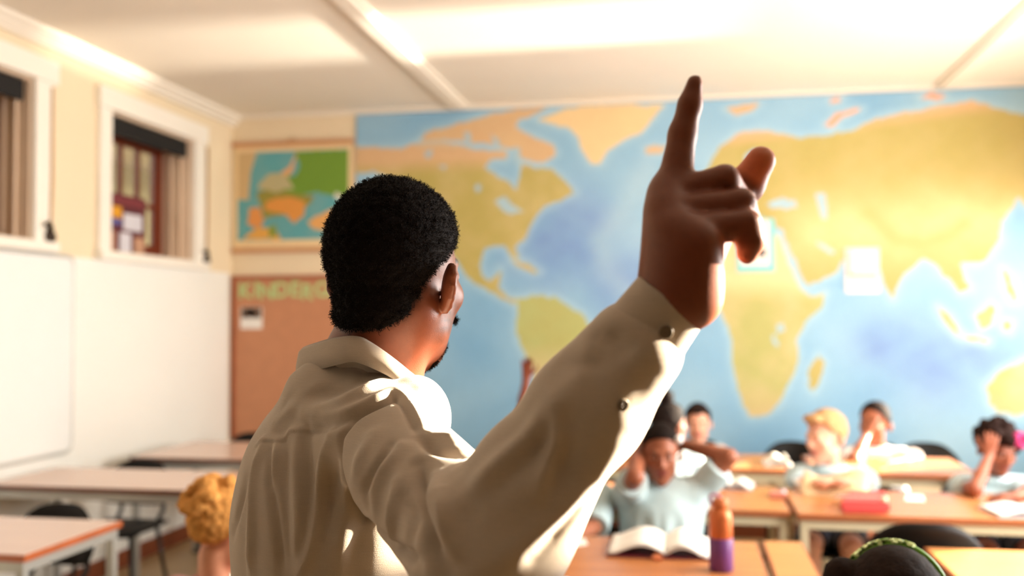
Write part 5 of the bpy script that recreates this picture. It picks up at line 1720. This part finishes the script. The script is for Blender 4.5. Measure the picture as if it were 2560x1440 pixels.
chair(0.595, 3.42, 0, 'black chair between the narrow desk end and the sunlit desk')
sf = thing('folder', 'blue and tan folder lying on the chair in front of the blond boy desk', 'folder', (0.70, 3.86, 0.4245), 0.1)

# ---- adornments worn by the pupils
def child_mesh(V, F, name, mat, person, smooth=True):
    o = np_mesh(name, V, F, mat, person, smooth=smooth)
    o.matrix_parent_inverse = Matrix.Translation(-person.location)
    return o


front_p = [p for p in people if 'sparkling green' in p['label']][0]
curly_p = [p for p in people if 'pink flower' in p['label']][0]
girl_p = [p for p in people if 'hands clasped' in p['label']][0]
m_seq = M('green_sequins', (222, 244, 176), 0.15, 0.3, 300, metal=0.2, spec=0.9)
bmq = bmesh.new()
rs = np.random.default_rng(11)
for k in range(420):
    t = rs.uniform(-20, 108); w = rs.uniform(-1, 1)
    a_ = math.radians(t)
    base = np.array([-math.sin(a_) * 0.093, 0.006 + w * 0.011, 0.034 + math.cos(a_) * 0.105])
    nrm = np.array([-math.sin(a_), 0.2 * w, math.cos(a_)]); nrm = nrm + rs.normal(size=3) * 0.35
    c0 = fL(base + 0.004 * nrm / np.linalg.norm(nrm))
    mt = Matrix.Translation(Vector(c0.tolist())) @ Vector((fR @ nrm).tolist()).to_track_quat('Z', 'Y').to_matrix().to_4x4()
    bmesh.ops.create_circle(bmq, cap_ends=True, radius=0.0048, segments=8, matrix=mt)
me = bpy.data.meshes.new('hair_band'); bmq.to_mesh(me); bmq.free()
ob = link('sequins', me, m_seq, None)
arc = [fL(np.array([-math.sin(math.radians(t)) * 0.089, 0.006, 0.034 + math.cos(math.radians(t)) * 0.101])) for t in np.linspace(-100, 108, 30)]
hb = MB().tube(arc, 0.007, 8).build('hair_band', M('green_satin', (96, 150, 40), 0.4), front_p, True)
hb.matrix_parent_inverse = Matrix.Translation(-front_p.location)
ob.parent = hb; ob['kind'] = 'stuff'
# pink flower in the curly hair
fc = onY(2552, 1100, 4.74)
pv = MB()
for k in range(9):
    a_ = k * 2 * PI / 9 + 0.3; rr2 = 0.036 if k % 2 else 0.030
    pv.tube([fc + np.array([math.cos(a_) * 0.008, -0.01, math.sin(a_) * 0.008]), fc + np.array([math.cos(a_) * rr2, -0.022 + 0.01 * (k % 3), math.sin(a_) * rr2])], [0.008, 0.02], 8)
fo = pv.build('flower', M('magenta_cloth', (206, 66, 128), 0.7, 0.15, 60), curly_p, True)
fo.matrix_parent_inverse = Matrix.Translation(-curly_p.location)
gq = onY(1697, 1099, 3.86)
gb = MB(); gb.lathe([(0.004, -0.016), (0.014, -0.010), (0.017, 0), (0.014, 0.010), (0.004, 0.016)], c=gq, n=14)
go = gb.build('hair_tie', M('white_elastic', (244, 242, 240), 0.6), girl_p, True)
go.matrix_parent_inverse = Matrix.Translation(-girl_p.location)
m_fb = M('slate_blue_card', (120, 142, 176), 0.5); m_ft = M('tan_card', (196, 166, 116), 0.5)
MB().box((-0.16, -0.11, 0), (0.02, 0.11, 0.008), 0.002).build('cover', m_ft, sf)
MB().box((-0.01, -0.11, 0.008), (0.19, 0.11, 0.016), 0.002).build('cover', m_fb, sf)
